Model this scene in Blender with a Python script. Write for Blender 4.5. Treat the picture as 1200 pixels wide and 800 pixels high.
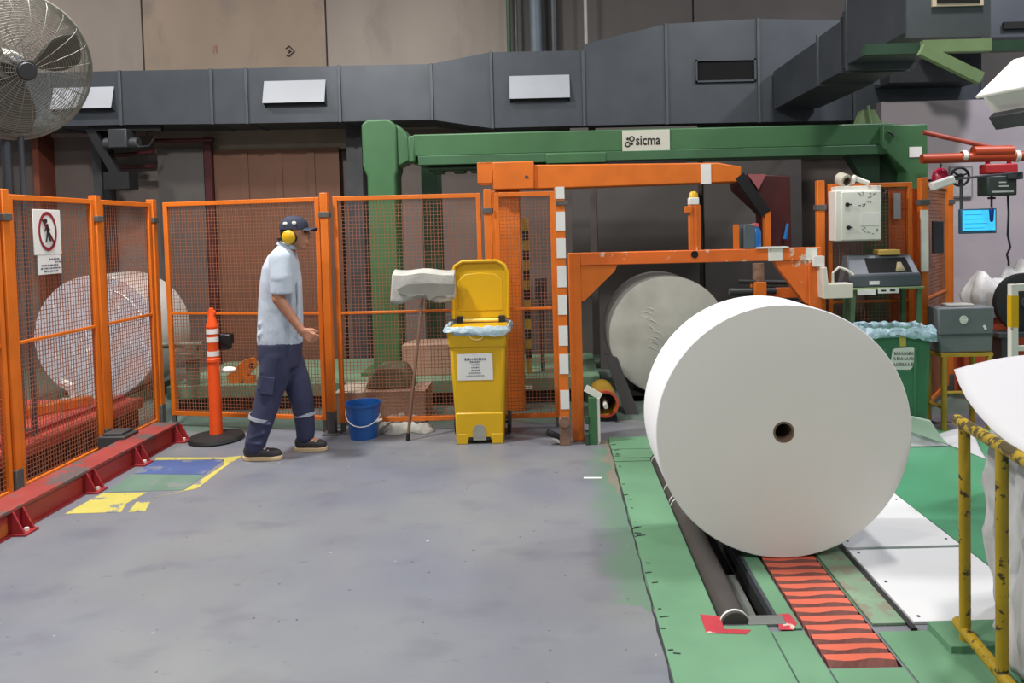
import bpy, bmesh, math, random
from mathutils import Vector, Matrix, Euler
random.seed(7)
S = bpy.context.scene
C = S.collection
PI = math.pi
for o in list(bpy.data.objects):
    bpy.data.objects.remove(o, do_unlink=True)

# ------------------------------------------------------------------ camera
F = 870.0; HC = 1.65; CY0 = .06; CX0 = .035
RC = Matrix.Rotation(math.radians(90 - 2.2), 3, 'X') @ Matrix.Rotation(math.radians(-1.4), 3, 'Z')
_d = RC.transposed() @ Vector((0, 1, 0))
PX0 = 647 - F * _d.x / (-_d.z)
PY0 = 267 + F * _d.y / (-_d.z)
cd = bpy.data.cameras.new('camera'); cam = bpy.data.objects.new('camera', cd); C.objects.link(cam)
cam.matrix_world = Matrix.Translation((CX0, CY0, HC)) @ RC.to_4x4()
cd.sensor_width = 36; cd.lens = F / 1200 * 36
cd.shift_x = (600 - PX0) / 1200; cd.shift_y = (PY0 - 400) / 1200
cd.clip_end = 200
S.camera = cam

# ------------------------------------------------------------------ light
S.view_settings.view_transform = 'Standard'; S.view_settings.look = 'None'
S.view_settings.exposure = 0.0; S.view_settings.gamma = 1.0; S.view_settings.use_curve_mapping = False
W = bpy.data.worlds.new('hall_ambient'); S.world = W; W.use_nodes = True
W.node_tree.nodes['Background'].inputs[0].default_value = (0.90, 0.95, 1.0, 1)
W.node_tree.nodes['Background'].inputs[1].default_value = 0.20
def lamp(name, loc, power, size=0.5, col=(1, 0.97, 0.92), rot=(0, 0, 0)):
    l = bpy.data.lights.new(name, 'AREA'); l.shape = 'DISK'; l.size = size; l.energy = power; l.color = col
    o = bpy.data.objects.new(name, l); C.objects.link(o); o.location = loc; o.rotation_euler = rot
    return o
# high-bay lamps hanging under the roof of the hall
lamp('highbay_lamp', (-3.0, 4.6, 5.4), 330, 0.5)
lamp('highbay_lamp', (2.8, 4.4, 6.2), 175, 0.5)
lamp('highbay_lamp', (-2.6, 0.4, 5.6), 165, 0.5)
lamp('highbay_lamp', (2.2, -0.6, 5.6), 120, 0.5)
lamp('highbay_lamp', (-5.8, 6.4, 6.4), 170, 0.5)
lamp('highbay_lamp', (-1.4, 7.0, 5.6), 55, 0.5)
lamp('highbay_lamp', (5.8, 5.8, 6.2), 230, 0.5, (0.95, 0.93, 1.0))

# ------------------------------------------------------------------ pixel to place
def ray(px, py):
    return RC @ Vector(((px - PX0) / F, -(py - PY0) / F, -1))
def P(px, py, Y):
    d = ray(px, py); t = (Y - CY0) / d.y
    return Vector((CX0 + d.x * t, Y, HC + d.z * t))
def G(px, py, z=0.0):
    d = ray(px, py); t = (z - HC) / d.z
    return Vector((CX0 + d.x * t, CY0 + d.y * t, z))
def PXp(px, py, X):
    d = ray(px, py); t = (X - CX0) / d.x
    return Vector((X, CY0 + d.y * t, HC + d.z * t))

# ------------------------------------------------------------------ materials
def lin(c):
    r = []
    for v in c[:3]:
        v = v / 255.0
        r.append(v / 12.92 if v <= 0.04045 else ((v + 0.055) / 1.055) ** 2.4)
    return (r[0], r[1], r[2], 1)
MATS = {}
def mat(name, col, rough=0.5, metal=0.0, var=0.10, scale=5.0, bump=0.0, bscale=30.0, wear=None, wth=0.62, wscale=9.0,
        trans=0.0, emit=None, alpha=1.0, coat=0.0, stretch=None, wsoft=.03):
    if name in MATS: return MATS[name]
    m = bpy.data.materials.new(name); m.use_nodes = True; MATS[name] = m
    nt = m.node_tree; N = nt.nodes; K = nt.links; b = N['Principled BSDF']
    b.inputs['Roughness'].default_value = rough; b.inputs['Metallic'].default_value = metal
    tc = N.new('ShaderNodeTexCoord'); src = tc.outputs['Object']
    if stretch:
        mp = N.new('ShaderNodeMapping'); mp.inputs['Scale'].default_value = stretch
        K.new(src, mp.inputs[0]); src = mp.outputs[0]
    n = N.new('ShaderNodeTexNoise'); n.inputs['Scale'].default_value = scale; n.inputs['Detail'].default_value = 5
    K.new(src, n.inputs['Vector'])
    r = N.new('ShaderNodeValToRGB'); c = lin(col)
    r.color_ramp.elements[0].position = 0.3; r.color_ramp.elements[1].position = 0.7
    r.color_ramp.elements[0].color = tuple(max(0, x * (1 - var)) for x in c[:3]) + (1,)
    r.color_ramp.elements[1].color = tuple(min(1, x * (1 + var)) for x in c[:3]) + (1,)
    K.new(n.outputs['Fac'], r.inputs[0]); out = r.outputs[0]
    if wear:
        n2 = N.new('ShaderNodeTexNoise'); n2.inputs['Scale'].default_value = wscale; n2.inputs['Detail'].default_value = 8
        n2.inputs['Roughness'].default_value = 0.65
        K.new(src, n2.inputs['Vector'])
        r2 = N.new('ShaderNodeValToRGB'); r2.color_ramp.elements[0].position = wth; r2.color_ramp.elements[1].position = wth + wsoft
        K.new(n2.outputs['Fac'], r2.inputs[0])
        mx = N.new('ShaderNodeMix'); mx.data_type = 'RGBA'
        K.new(r2.outputs[0], mx.inputs[0]); K.new(out, mx.inputs[6]); mx.inputs[7].default_value = lin(wear)
        out = mx.outputs[2]
    K.new(out, b.inputs['Base Color'])
    if bump:
        n3 = N.new('ShaderNodeTexNoise'); n3.inputs['Scale'].default_value = bscale; n3.inputs['Detail'].default_value = 3
        K.new(src, n3.inputs['Vector'])
        bp = N.new('ShaderNodeBump'); bp.inputs['Strength'].default_value = bump; bp.inputs['Distance'].default_value = 0.01
        K.new(n3.outputs['Fac'], bp.inputs['Height']); K.new(bp.outputs[0], b.inputs['Normal'])
    if trans: b.inputs['Transmission Weight'].default_value = trans
    if coat: b.inputs['Coat Weight'].default_value = coat
    if alpha < 1: b.inputs['Alpha'].default_value = alpha
    if emit:
        b.inputs['Emission Color'].default_value = lin(emit[0]); b.inputs['Emission Strength'].default_value = emit[1]
    return m
ORANGE = mat('orange_paint', (214, 110, 28), .45, wear=(196, 140, 96), wth=.72, wscale=14)
ORANGE_MESH = mat('orange_wire', (150, 94, 68), .6)
ORANGE_WORN = mat('worn_orange_paint', (222, 106, 34), .5, wear=(214, 196, 178), wth=.60, wscale=7)
WHITE = mat('white_paint', (226, 226, 222), .5, var=.05)
WHITE_WORN = mat('worn_white_paint', (222, 220, 212), .55, wear=(150, 120, 96), wth=.62, wscale=16)
RED = mat('red_paint', (150, 38, 44), .5, wear=(176, 92, 60), wth=.62, wscale=6)
REDBED = mat('faded_red_paint', (196, 78, 66), .55, var=.15)
STEEL = mat('galvanised_steel', (74, 79, 86), .45, .3, var=.12, scale=3, bump=.08, bscale=2.2)
STEEL_DK = mat('dark_steel', (70, 72, 76), .5, .4, var=.2)
GREY_FOOT = mat('grey_steel_foot', (92, 90, 88), .6, .2, var=.2)
RUST = mat('rusty_steel', (128, 98, 82), .8, .1, var=.3, scale=18)
BLACK = mat('black_rubber', (28, 28, 30), .6)
BLACKP = mat('black_plastic', (22, 22, 26), .4)
HOLE = mat('unlit_black', (6, 6, 7), .9)
GREEN = mat('green_machine_paint', (62, 106, 68), .45, var=.10, scale=3)
GREEN_DK = mat('dark_green_paint', (44, 74, 54), .55, var=.15)
OLIVE = mat('olive_green_paint', (120, 142, 100), .5)
DECK = mat('green_deck_paint', (100, 144, 112), .5, var=.14, scale=2.2, wear=(62, 84, 68), wth=.69, wscale=9)
DECK_SEA = mat('sea_green_floor_paint', (78, 146, 110), .35, var=.07, scale=1.6)
DECK_WORN = mat('worn_green_plate', (122, 148, 122), .6, var=.12, wear=(128, 128, 110), wth=.50, wscale=11)
PANELW = mat('white_floor_board', (222, 223, 226), .45, var=.03, scale=2)
PAPER = mat('white_paper', (190, 190, 194), .75, var=.02, scale=3)
PAPER_SIDE = mat('roll_edge_paper', (240, 241, 244), .7, var=.015, scale=2)
CARD = mat('cardboard', (164, 134, 116), .85, var=.12)
CORE = mat('cardboard_core', (120, 98, 80), .85)
YELLOW = mat('yellow_plastic', (212, 168, 16), .38, var=.05)
YELLOW_RAIL = mat('chipped_yellow_paint', (160, 132, 22), .45, var=.16, wear=(60, 50, 26), wth=.575, wscale=22)
YELLOW_P = mat('yellow_paint', (176, 142, 48), .5, wear=(140, 130, 100), wth=.62, wscale=10)
BLUE = mat('blue_plastic', (30, 84, 156), .35)
GREY_PL = mat('grey_plastic', (84, 90, 98), .45, var=.05)
GREEN_BIN = mat('green_bin_plastic', (60, 112, 80), .4, var=.08)
CLEARBAG = mat('clear_bag', (200, 224, 236), .18, var=.10, scale=20, bump=.8, bscale=40, alpha=.6)
BLUEBAG = mat('blue_bag', (184, 212, 226), .12, var=.3, scale=22, bump=1, bscale=45, alpha=.62)
SACK = mat('white_sack', (220, 220, 220), .45, var=.06, bump=.6, bscale=14)
CLOTH = mat('grey_white_rag', (174, 174, 168), .9, var=.14, scale=9, bump=.3, bscale=40)
WOOD = mat('worn_brown_handle', (120, 92, 76), .7, var=.2)
SKIN = mat('skin', (176, 122, 96), .55, var=.05)
SHIRT = mat('light_grey_shirt', (182, 194, 208), .85, var=.05, scale=4, bump=.6, bscale=10)
NAVY = mat('navy_trousers', (52, 56, 84), .85, var=.12, scale=8, bump=.5, bscale=11)
NAVY_CAP = mat('navy_cap', (34, 40, 60), .8)
REFLECT = mat('reflective_band', (170, 174, 186), .4)
SOLE = mat('tan_sole', (206, 180, 140), .6)
SHOE = mat('dark_shoe', (50, 46, 50), .6)
WIRE = mat('pale_fan_wire', (128, 128, 120), .45, .3)
BLADE = mat('grey_fan_blade', (92, 91, 84), .5, .2, var=.1)
MAROON = mat('dark_maroon_paint', (70, 24, 26), .5)
ORANGE_CONE = mat('orange_rubber', (240, 84, 20), .5, var=.04)
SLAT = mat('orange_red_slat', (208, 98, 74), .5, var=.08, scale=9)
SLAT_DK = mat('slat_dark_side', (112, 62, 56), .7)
INK = mat('black_ink', (26, 26, 30), .6, var=0)
INK_GREY = mat('faded_grey_ink', (96, 98, 112), .6, var=0)
INK_RED = mat('red_ink', (140, 32, 46), .6, var=0)
WALLC = mat('concrete_panel', (142, 132, 124), .85, var=.16, scale=.9, bump=.12, bscale=14, wear=(132, 122, 116), wth=.54, wscale=1.3, stretch=(1, 1, .35), wsoft=.10)
WALLC2 = mat('brown_concrete_panel', (142, 126, 112), .85, var=.20, scale=.8, bump=.12, bscale=14, wear=(126, 114, 106), wth=.52, wscale=1.5, stretch=(1, 1, .5), wsoft=.10)
WALLLOW = mat('lower_wall_plaster', (112, 102, 98), .9, var=.12, scale=1.2)
WALLDK = mat('dark_wall_panel', (84, 80, 78), .8, var=.10, scale=1.5)
LILAC = mat('lamplit_wall_lilac', (182, 172, 178), .8, var=.06, scale=1)
DOORBR = mat('brown_door_paint', (104, 72, 56), .7, var=.12, scale=1.4)
ALARM = mat('magenta_red_lamp', (190, 24, 70), .25)
SCREEN = mat('cyan_screen', (40, 170, 220), .3, emit=((70, 200, 245), .9))
BLUEGL = mat('blue_canister', (36, 110, 180), .2)
TAPE = mat('brown_tape', (170, 150, 120), .4)

# ------------------------------------------------------------------ mesh builder
ORG = {}
class MB:
    def __init__(s): s.v = []; s.f = []; s.m = []; s.sm = []
    def add(s, vs, fs, mi=0, smooth=False):
        k = len(s.v); s.v += [Vector(x) for x in vs]
        for q in fs: s.f.append([i + k for i in q]); s.m.append(mi); s.sm.append(smooth)
        return s
    def box(s, c, d, rot=None, mi=0):
        c = Vector(c); R = rot if rot is not None else Matrix.Identity(3)
        if isinstance(R, (tuple, list)): R = Euler(R).to_matrix()
        vs = [c + R @ Vector((x * d[0] / 2, y * d[1] / 2, z * d[2] / 2)) for x in (-1, 1) for y in (-1, 1) for z in (-1, 1)]
        return s.add(vs, [(0, 1, 3, 2), (4, 6, 7, 5), (0, 4, 5, 1), (2, 3, 7, 6), (0, 2, 6, 4), (1, 5, 7, 3)], mi)
    def span(s, a, b, mi=0):
        a = Vector(a); b = Vector(b)
        return s.box((a + b) / 2, [abs(x) for x in (b - a)], None, mi)
    def bar(s, p0, p1, w, h, mi=0, up=(0, 0, 1)):
        p0 = Vector(p0); p1 = Vector(p1); z = (p1 - p0); L = z.length; z.normalize()
        u = Vector(up)
        if abs(z.dot(u)) > .98: u = Vector((0, 1, 0))
        x = u.cross(z).normalized(); y = z.cross(x)
        R = Matrix((x, y, z)).transposed()
        return s.box((p0 + p1) / 2, (w, h, L), R, mi)
    def tube(s, p0, p1, r0, r1=None, n=12, caps=True, mi=0, smooth=True):
        if r1 is None: r1 = r0
        p0 = Vector(p0); p1 = Vector(p1); z = (p1 - p0).normalized()
        u = Vector((0, 0, 1)) if abs(z.z) < .9 else Vector((1, 0, 0))
        x = u.cross(z).normalized(); y = z.cross(x)
        vs = []
        for p, r in ((p0, r0), (p1, r1)):
            for i in range(n):
                a = 2 * PI * i / n; vs.append(p + (x * math.cos(a) + y * math.sin(a)) * r)
        s.add(vs, [(i, (i + 1) % n, n + (i + 1) % n, n + i) for i in range(n)], mi, smooth)
        if caps:
            k = len(s.v) - 2 * n
            s.f += [[k + n - 1 - i for i in range(n)], [k + n + i for i in range(n)]]; s.m += [mi, mi]; s.sm += [False, False]
        return s
    def path(s, pts, r, n=8, closed=False, mi=0):
        pts = [Vector(p) for p in pts]; m = len(pts); vs = []; prev = None
        for i, p in enumerate(pts):
            if closed: t = pts[(i + 1) % m] - pts[i - 1]
            else: t = pts[min(i + 1, m - 1)] - pts[max(i - 1, 0)]
            t.normalize()
            if prev is None:
                u = Vector((0, 0, 1)) if abs(t.z) < .9 else Vector((1, 0, 0)); x = u.cross(t).normalized()
            else:
                x = (prev - t * prev.dot(t)).normalized()
            prev = x; y = t.cross(x)
            rr = r[i] if isinstance(r, (list, tuple)) else r
            for j in range(n):
                a = 2 * PI * j / n; vs.append(p + (x * math.cos(a) + y * math.sin(a)) * rr)
        fs = []
        for i in range(m if closed else m - 1):
            k = (i + 1) % m
            for j in range(n): fs.append((i * n + j, i * n + (j + 1) % n, k * n + (j + 1) % n, k * n + j))
        if not closed: fs += [tuple(range(n - 1, -1, -1)), tuple((m - 1) * n + j for j in range(n))]
        return s.add(vs, fs, mi, True)
    def lathe(s, prof, n=32, M=None, mi=0, smooth=True, closed=False, mis=None):
        M = M or Matrix.Identity(4); vs = []; m = len(prof)
        for r, z in prof:
            for j in range(n):
                a = 2 * PI * j / n; vs.append(M @ Vector((r * math.cos(a), r * math.sin(a), z)))
        k = len(s.v); s.v += vs
        for i in range(m if closed else m - 1):
            q = (i + 1) % m
            for j in range(n):
                s.f.append([k + i * n + j, k + i * n + (j + 1) % n, k + q * n + (j + 1) % n, k + q * n + j])
                s.m.append(mis[i] if mis else mi); s.sm.append(smooth)
        if not closed:
            if prof[0][0] > 1e-4: s.f.append([k + n - 1 - j for j in range(n)]); s.m.append(mis[0] if mis else mi); s.sm.append(False)
            if prof[-1][0] > 1e-4: s.f.append([k + (m - 1) * n + j for j in range(n)]); s.m.append(mis[-1] if mis else mi); s.sm.append(False)
        return s
    def prism(s, poly, e, mi=0):
        """poly: list of 3d points (one face), e: extrusion vector"""
        n = len(poly); e = Vector(e); a = [Vector(p) for p in poly]
        return s.add(a + [p + e for p in a], [tuple(range(n - 1, -1, -1)), tuple(range(n, 2 * n))] +
                     [(i, (i + 1) % n, n + (i + 1) % n, n + i) for i in range(n)], mi)
    def ball(s, c, r, n=14, mi=0, R=None):
        r = (r, r, r) if not isinstance(r, (tuple, list)) else r; c = Vector(c); vs = []; h = n // 2
        R = R or Matrix.Identity(3)
        for i in range(1, h):
            t = PI * i / h
            for j in range(n):
                a = 2 * PI * j / n
                vs.append(c + R @ Vector((r[0] * math.sin(t) * math.cos(a), r[1] * math.sin(t) * math.sin(a), r[2] * math.cos(t))))
        vs += [c + R @ Vector((0, 0, r[2])), c + R @ Vector((0, 0, -r[2]))]; q = len(vs)
        fs = [(i * n + j, (i + 1) * n + j, (i + 1) * n + (j + 1) % n, i * n + (j + 1) % n) for i in range(h - 2) for j in range(n)]
        fs += [(q - 2, j, (j + 1) % n) for j in range(n)] + [(q - 1, (h - 2) * n + (j + 1) % n, (h - 2) * n + j) for j in range(n)]
        return s.add(vs, fs, mi, True)
    def rings(s, rs, n=20, mi=0):
        """closed loft through rings (cx,cy,cz,rx,ry) lying flat"""
        vs = []
        for (x, y, z, rx, ry) in rs:
            for j in range(n):
                a = 2 * PI * j / n; vs.append((x + rx * math.cos(a), y + ry * math.sin(a), z))
        m = len(rs)
        fs = [(i * n + j, i * n + (j + 1) % n, (i + 1) * n + (j + 1) % n, (i + 1) * n + j) for i in range(m - 1) for j in range(n)]
        fs += [tuple(range(n - 1, -1, -1)), tuple((m - 1) * n + j for j in range(n))]
        return s.add(vs, fs, mi, True)
    def grid(s, fn, nu, nv, mi=0):
        vs = [fn(i / nu, j / nv) for i in range(nu + 1) for j in range(nv + 1)]
        return s.add(vs, [(i * (nv + 1) + j, (i + 1) * (nv + 1) + j, (i + 1) * (nv + 1) + j + 1, i * (nv + 1) + j + 1)
                          for i in range(nu) for j in range(nv)], mi, True)
    def capsule(s, p0, p1, r0, r1, n=14):
        s.tube(p0, p1, r0, r1, n); s.ball(p0, r0, n); s.ball(p1, r1, n); return s
    def mesh(s, name, org):
        me = bpy.data.meshes.new(name)
        me.from_pydata([tuple(p - org) for p in s.v], [], s.f)
        for i, p in enumerate(me.polygons): p.material_index = s.m[i]; p.use_smooth = s.sm[i]
        return me
    def base(s):
        xs = [p.x for p in s.v]; ys = [p.y for p in s.v]; zs = [p.z for p in s.v]
        return Vector(((min(xs) + max(xs)) / 2, (min(ys) + max(ys)) / 2, min(zs)))
    def build(s, name, mats, parent=None, bevel=0, fix=True, solid=0, label=None):
        org = ORG[parent.name] if parent else s.base()
        me = s.mesh(name, org)
        if fix:
            bm = bmesh.new(); bm.from_mesh(me); bmesh.ops.recalc_face_normals(bm, faces=bm.faces); bm.to_mesh(me); bm.free()
        for m in (mats if isinstance(mats, (list, tuple)) else [mats]): me.materials.append(m)
        return link(name, me, parent, org, bevel, solid, label)
def link(name, me, parent, org, bevel=0, solid=0, label=None):
    try: me.set_sharp_from_angle(angle=math.radians(38))
    except Exception: pass
    o = bpy.data.objects.new(name, me); C.objects.link(o)
    if parent: o.parent = parent
    else: o.location = org
    ORG[o.name] = Vector(org)
    if solid:
        d = o.modifiers.new('thickness', 'SOLIDIFY'); d.thickness = solid; d.offset = 0
    if bevel:
        d = o.modifiers.new('bevel', 'BEVEL'); d.width = bevel; d.segments = 2; d.limit_method = 'ANGLE'; d.angle_limit = math.radians(40)
    if label: o['label'] = label
    return o
def tag(o, label, cat, group=None, kind=None):
    o['label'] = label; o['category'] = cat
    if group: o['group'] = group
    if kind: o['kind'] = kind
    return o
def struct(o, label=None):
    o['kind'] = 'structure'
    if label: o['label'] = label
    return o
def thing(name, label, cat, loc, group=None):
    o = bpy.data.objects.new(name, None); C.objects.link(o); o.location = Vector(loc); ORG[o.name] = Vector(loc)
    o.empty_display_size = .1
    return tag(o, label, cat, group)
def sthing(name, loc, label=None):
    o = bpy.data.objects.new(name, None); C.objects.link(o); o.location = Vector(loc); ORG[o.name] = Vector(loc)
    return struct(o, label)
def text_mb(body, size, M, extrude=.0008, xs=1.0):
    cu = bpy.data.curves.new('t', 'FONT'); cu.body = body; cu.size = size; cu.extrude = extrude; cu.resolution_u = 3; cu.offset = size * .018
    cu.align_x = 'CENTER'; cu.align_y = 'CENTER'
    ob = bpy.data.objects.new('t', cu); C.objects.link(ob)
    dg = bpy.context.evaluated_depsgraph_get(); me = bpy.data.meshes.new_from_object(ob.evaluated_get(dg))
    mb = MB(); mb.add([M @ Vector((v.co.x * xs, v.co.y, v.co.z)) for v in me.vertices], [tuple(p.vertices) for p in me.polygons])
    bpy.data.objects.remove(ob); bpy.data.curves.remove(cu); bpy.data.meshes.remove(me)
    return mb
def remeshed(mb, voxel, smooth=6, org=Vector((0, 0, 0))):
    me = mb.mesh('tmp', org); ob = bpy.data.objects.new('tmp', me); C.objects.link(ob)
    r = ob.modifiers.new('r', 'REMESH'); r.mode = 'VOXEL'; r.voxel_size = voxel
    sm = ob.modifiers.new('s', 'SMOOTH'); sm.iterations = smooth; sm.factor = .5
    dg = bpy.context.evaluated_depsgraph_get(); out = bpy.data.meshes.new_from_object(ob.evaluated_get(dg))
    bpy.data.objects.remove(ob); bpy.data.meshes.remove(me)
    for p in out.polygons: p.use_smooth = True
    return out
# orientation frames: local x,y in a wall facing the camera (-Y)
def facing(p):      # text/plates facing -Y
    return Matrix.Translation(p) @ Matrix.Rotation(PI / 2, 4, 'X')
def facing_x(p):    # facing +X
    return Matrix.Translation(p) @ Matrix.Rotation(PI / 2, 4, 'Z') @ Matrix.Rotation(PI / 2, 4, 'X')

# ================================================================== SETTING
def floor_material():
    m = bpy.data.materials.new('grey_floor_paint'); m.use_nodes = True
    nt = m.node_tree; N = nt.nodes; K = nt.links; b = N['Principled BSDF']
    geo = N.new('ShaderNodeNewGeometry')
    def noise(scale, detail=4, rough=.5, sc=None):
        v = geo.outputs['Position']
        if sc:
            mp = N.new('ShaderNodeMapping'); mp.inputs['Scale'].default_value = sc; K.new(v, mp.inputs[0]); v = mp.outputs[0]
        n = N.new('ShaderNodeTexNoise'); n.inputs['Scale'].default_value = scale; n.inputs['Detail'].default_value = detail
        n.inputs['Roughness'].default_value = rough; K.new(v, n.inputs['Vector']); return n.outputs['Fac']
    def ramp(f, a, c0, bb, c1):
        r = N.new('ShaderNodeValToRGB'); r.color_ramp.elements[0].position = a; r.color_ramp.elements[1].position = bb
        r.color_ramp.elements[0].color = c0; r.color_ramp.elements[1].color = c1; K.new(f, r.inputs[0]); return r.outputs[0]
    def mix(f, a, c):
        x = N.new('ShaderNodeMix'); x.data_type = 'RGBA'
        K.new(f, x.inputs[0])
        for s, i in ((a, 6), (c, 7)):
            if isinstance(s, tuple): x.inputs[i].default_value = s
            else: K.new(s, x.inputs[i])
        return x.outputs[2]
    Wt = (1, 1, 1, 1); Bk = (0, 0, 0, 1)
    col = ramp(noise(.9, 5), .36, lin((109, 113, 126)), .64, lin((123, 126, 129)))
    col = mix(ramp(noise(2.6, 4, .5, (1, 1.6, 1)), .56, Bk, .75, (.55, .55, .55, 1)), col, lin((96, 97, 110)))   # scuffed darker patches
    col = mix(ramp(noise(9, 3, .6, (1, 2, 1)), .66, Bk, .74, (.5, .5, .5, 1)), col, lin((88, 88, 96)))
    col = mix(ramp(noise(26, 2, .5), .73, Bk, .745, Wt), col, lin((66, 66, 72)))           # chips
    col = mix(ramp(noise(17, 2, .5), .765, Bk, .78, Wt), col, lin((180, 181, 188)))
    # green overpaint along the deck edge, ragged
    sep = N.new('ShaderNodeSeparateXYZ'); K.new(geo.outputs['Position'], sep.inputs[0])
    def math_(op, a, c=None):
        q = N.new('ShaderNodeMath'); q.operation = op
        for i, s in enumerate((a, c)):
            if s is None: continue
            if isinstance(s, (int, float)): q.inputs[i].default_value = s
            else: K.new(s, q.inputs[i])
        return q.outputs[0]
    edge = math_('ADD', sep.outputs['X'], math_('MULTIPLY', math_('SUBTRACT', noise(3.2, 5, .6), .5), .34))
    er = N.new('ShaderNodeMapRange'); er.inputs[1].default_value = .22; er.inputs[2].default_value = .36; K.new(edge, er.inputs[0])
    g = math_('MULTIPLY', er.outputs[0], math_('GREATER_THAN', math_('ADD', sep.outputs['Y'], math_('MULTIPLY', noise(4, 3), .6)), 3.5))
    g = math_('MULTIPLY', g, math_('LESS_THAN', sep.outputs['Y'], 5.55))
    col = mix(math_('MULTIPLY', g, .8), col, lin((96, 130, 106)))
    g2 = math_('MULTIPLY', math_('GREATER_THAN', edge, .37), math_('GREATER_THAN', sep.outputs['Y'], 4.6))
    g2 = math_('MULTIPLY', g2, math_('LESS_THAN', sep.outputs['Y'], 5.75))
    col = mix(g2, col, lin((126, 122, 110)))
    # green floor paint behind the guard fence
    g3 = math_('GREATER_THAN', math_('ADD', sep.outputs['Y'], math_('MULTIPLY', noise(2, 3), .3)), 6.45)
    col = mix(math_('MULTIPLY', g3, .8), col, lin((90, 110, 96)))
    K.new(col, b.inputs['Base Color'])
    rr = N.new('ShaderNodeMapRange'); rr.inputs[3].default_value = .32; rr.inputs[4].default_value = .55
    K.new(noise(3, 4), rr.inputs[0]); K.new(rr.outputs[0], b.inputs['Roughness'])
    bp = N.new('ShaderNodeBump'); bp.inputs['Strength'].default_value = .1; bp.inputs['Distance'].default_value = .004
    K.new(noise(18, 4), bp.inputs['Height']); K.new(bp.outputs[0], b.inputs['Normal'])
    return m
FLOORM = floor_material()
# floor: slabs around the roller pit and the slat conveyor trench
fl = MB()
XA, XB, YA, YB = -10.0, 9.0, -2.5, 9.6
PIT = (.69, .93, 3.06, 5.27); TR = (1.015, 1.29, 2.74, 4.70)
def quad(x0, x1, y0, y1, z=0.0): fl.add([(x0, y0, z), (x1, y0, z), (x1, y1, z), (x0, y1, z)], [(0, 1, 2, 3)])
quad(XA, .69, YA, YB); quad(1.29, XB, YA, YB)
quad(.69, .93, YA, PIT[2]); quad(.69, .93, PIT[3], YB)
quad(.93, 1.015, YA, YB)
quad(1.015, 1.29, YA, TR[2]); quad(1.015, 1.29, TR[3], YB)
fl.v = [Vector(v) for v in fl.v]
flo = fl.build('floor', FLOORM, None, fix=False)
struct(flo, 'scuffed grey painted concrete floor')
def pit(x0, x1, y0, y1, d, nm):
    p = MB()
    p.add([(x0, y0, 0), (x1, y0, 0), (x1, y1, 0), (x0, y1, 0), (x0, y0, -d), (x1, y0, -d), (x1, y1, -d), (x0, y1, -d)],
          [(4, 5, 6, 7), (0, 1, 5, 4), (1, 2, 6, 5), (2, 3, 7, 6), (3, 0, 4, 7)])
    return p.build(nm, mat('pit_steel', (44, 46, 46), .7, .2), flo)
pit(*PIT, .32, 'roller_pit'); pit(*TR, .12, 'conveyor_trench')
# green steel deck plates, 8 mm proud, open joints between them
def plate(x0, x1, y0, y1, m=DECK, z=.008, nm='deck_plate', g=.004):
    q = MB(); q.span((x0 + g, y0 + g, 0), (x1 - g, y1 - g, z)); return q.build(nm, m, flo, bevel=.002)
q = MB(); q.prism([(.434, -1, 0), (.873, -1, 0), (.873, 3.036, 0), (.686, 3.036, 0), (.686, 5.186, 0), (.434, 5.186, 0)], (0, 0, .008)); q.build('deck_plate', DECK, flo, bevel=.002)
plate(.43, .98, 5.275, 5.48); plate(.43, .69, 5.20, 5.27); plate(.43, .98, 5.49, 5.80)
plate(.93, 1.012, 3.0, 4.70); plate(.875, 1.012, 1.2, 2.99); plate(.875, 1.30, -1.0, 1.19)
plate(1.012, 1.292, 1.2, 2.73)
plate(1.295, 1.72, 1.2, 2.97); plate(1.73, 2.04, 1.2, 2.97); plate(1.30, 2.04, -1.0, 1.19)
plate(1.30, 2.05, 4.98, 5.80); plate(.94, 1.30, 4.71, 5.265); plate(.985, 1.30, 5.275, 5.80)
plate(2.055, 5.5, -1.0, 5.80, DECK_SEA)
plate(1.50, 2.03, 2.80, 2.99, DECK, .035)
q = MB(); q.span((1.30, 3.02, 0), (1.435, 3.80, .012)); q.build('worn_cover_plate', DECK_WORN, flo, bevel=.002)
q = MB(); q.span((1.30, 3.805, 0), (1.435, 4.97, .012)); q.build('worn_cover_plate', DECK_WORN, flo, bevel=.002)
q = MB(); q.span((1.438, 2.98, 0), (1.462, 4.97, .010)); q.build('joint_strip', BLACK, flo)
for (y0, y1) in ((3.02, 3.70), (3.72, 4.97)):
    w = plate(1.465, 2.05, y0, y1, PANELW, .014, 'floor_board')
    for ux in (.07, .93):
        for uy in (.06, .5, .94):
            sc = MB(); sc.tube((1.465 + .585 * ux, y0 + (y1 - y0) * uy, .012), (1.465 + .585 * ux, y0 + (y1 - y0) * uy, .0165), .007, n=8)
            sc.build('screw', STEEL_DK, w)
q = MB(); q.path([(.428 + random.uniform(-.004, .004), 1.5 + .08 * i, .002) for i in range(54)], [random.uniform(.001, .007) for i in range(54)], 5); q.build('edge_crack', STEEL_DK, flo)
# short dark bars drawn for small cracks along the deck edge
for i in range(26):
    y = 2.7 + 3.0 * random.random() ** .8
    s_ = MB(); s_.box((.445 + random.random() * .03, y, .008), (.012 + .03 * random.random(), .005, .006), (0, 0, random.uniform(-.3, .3)))
    s_.build('crack_bar', STEEL_DK, flo)
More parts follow.
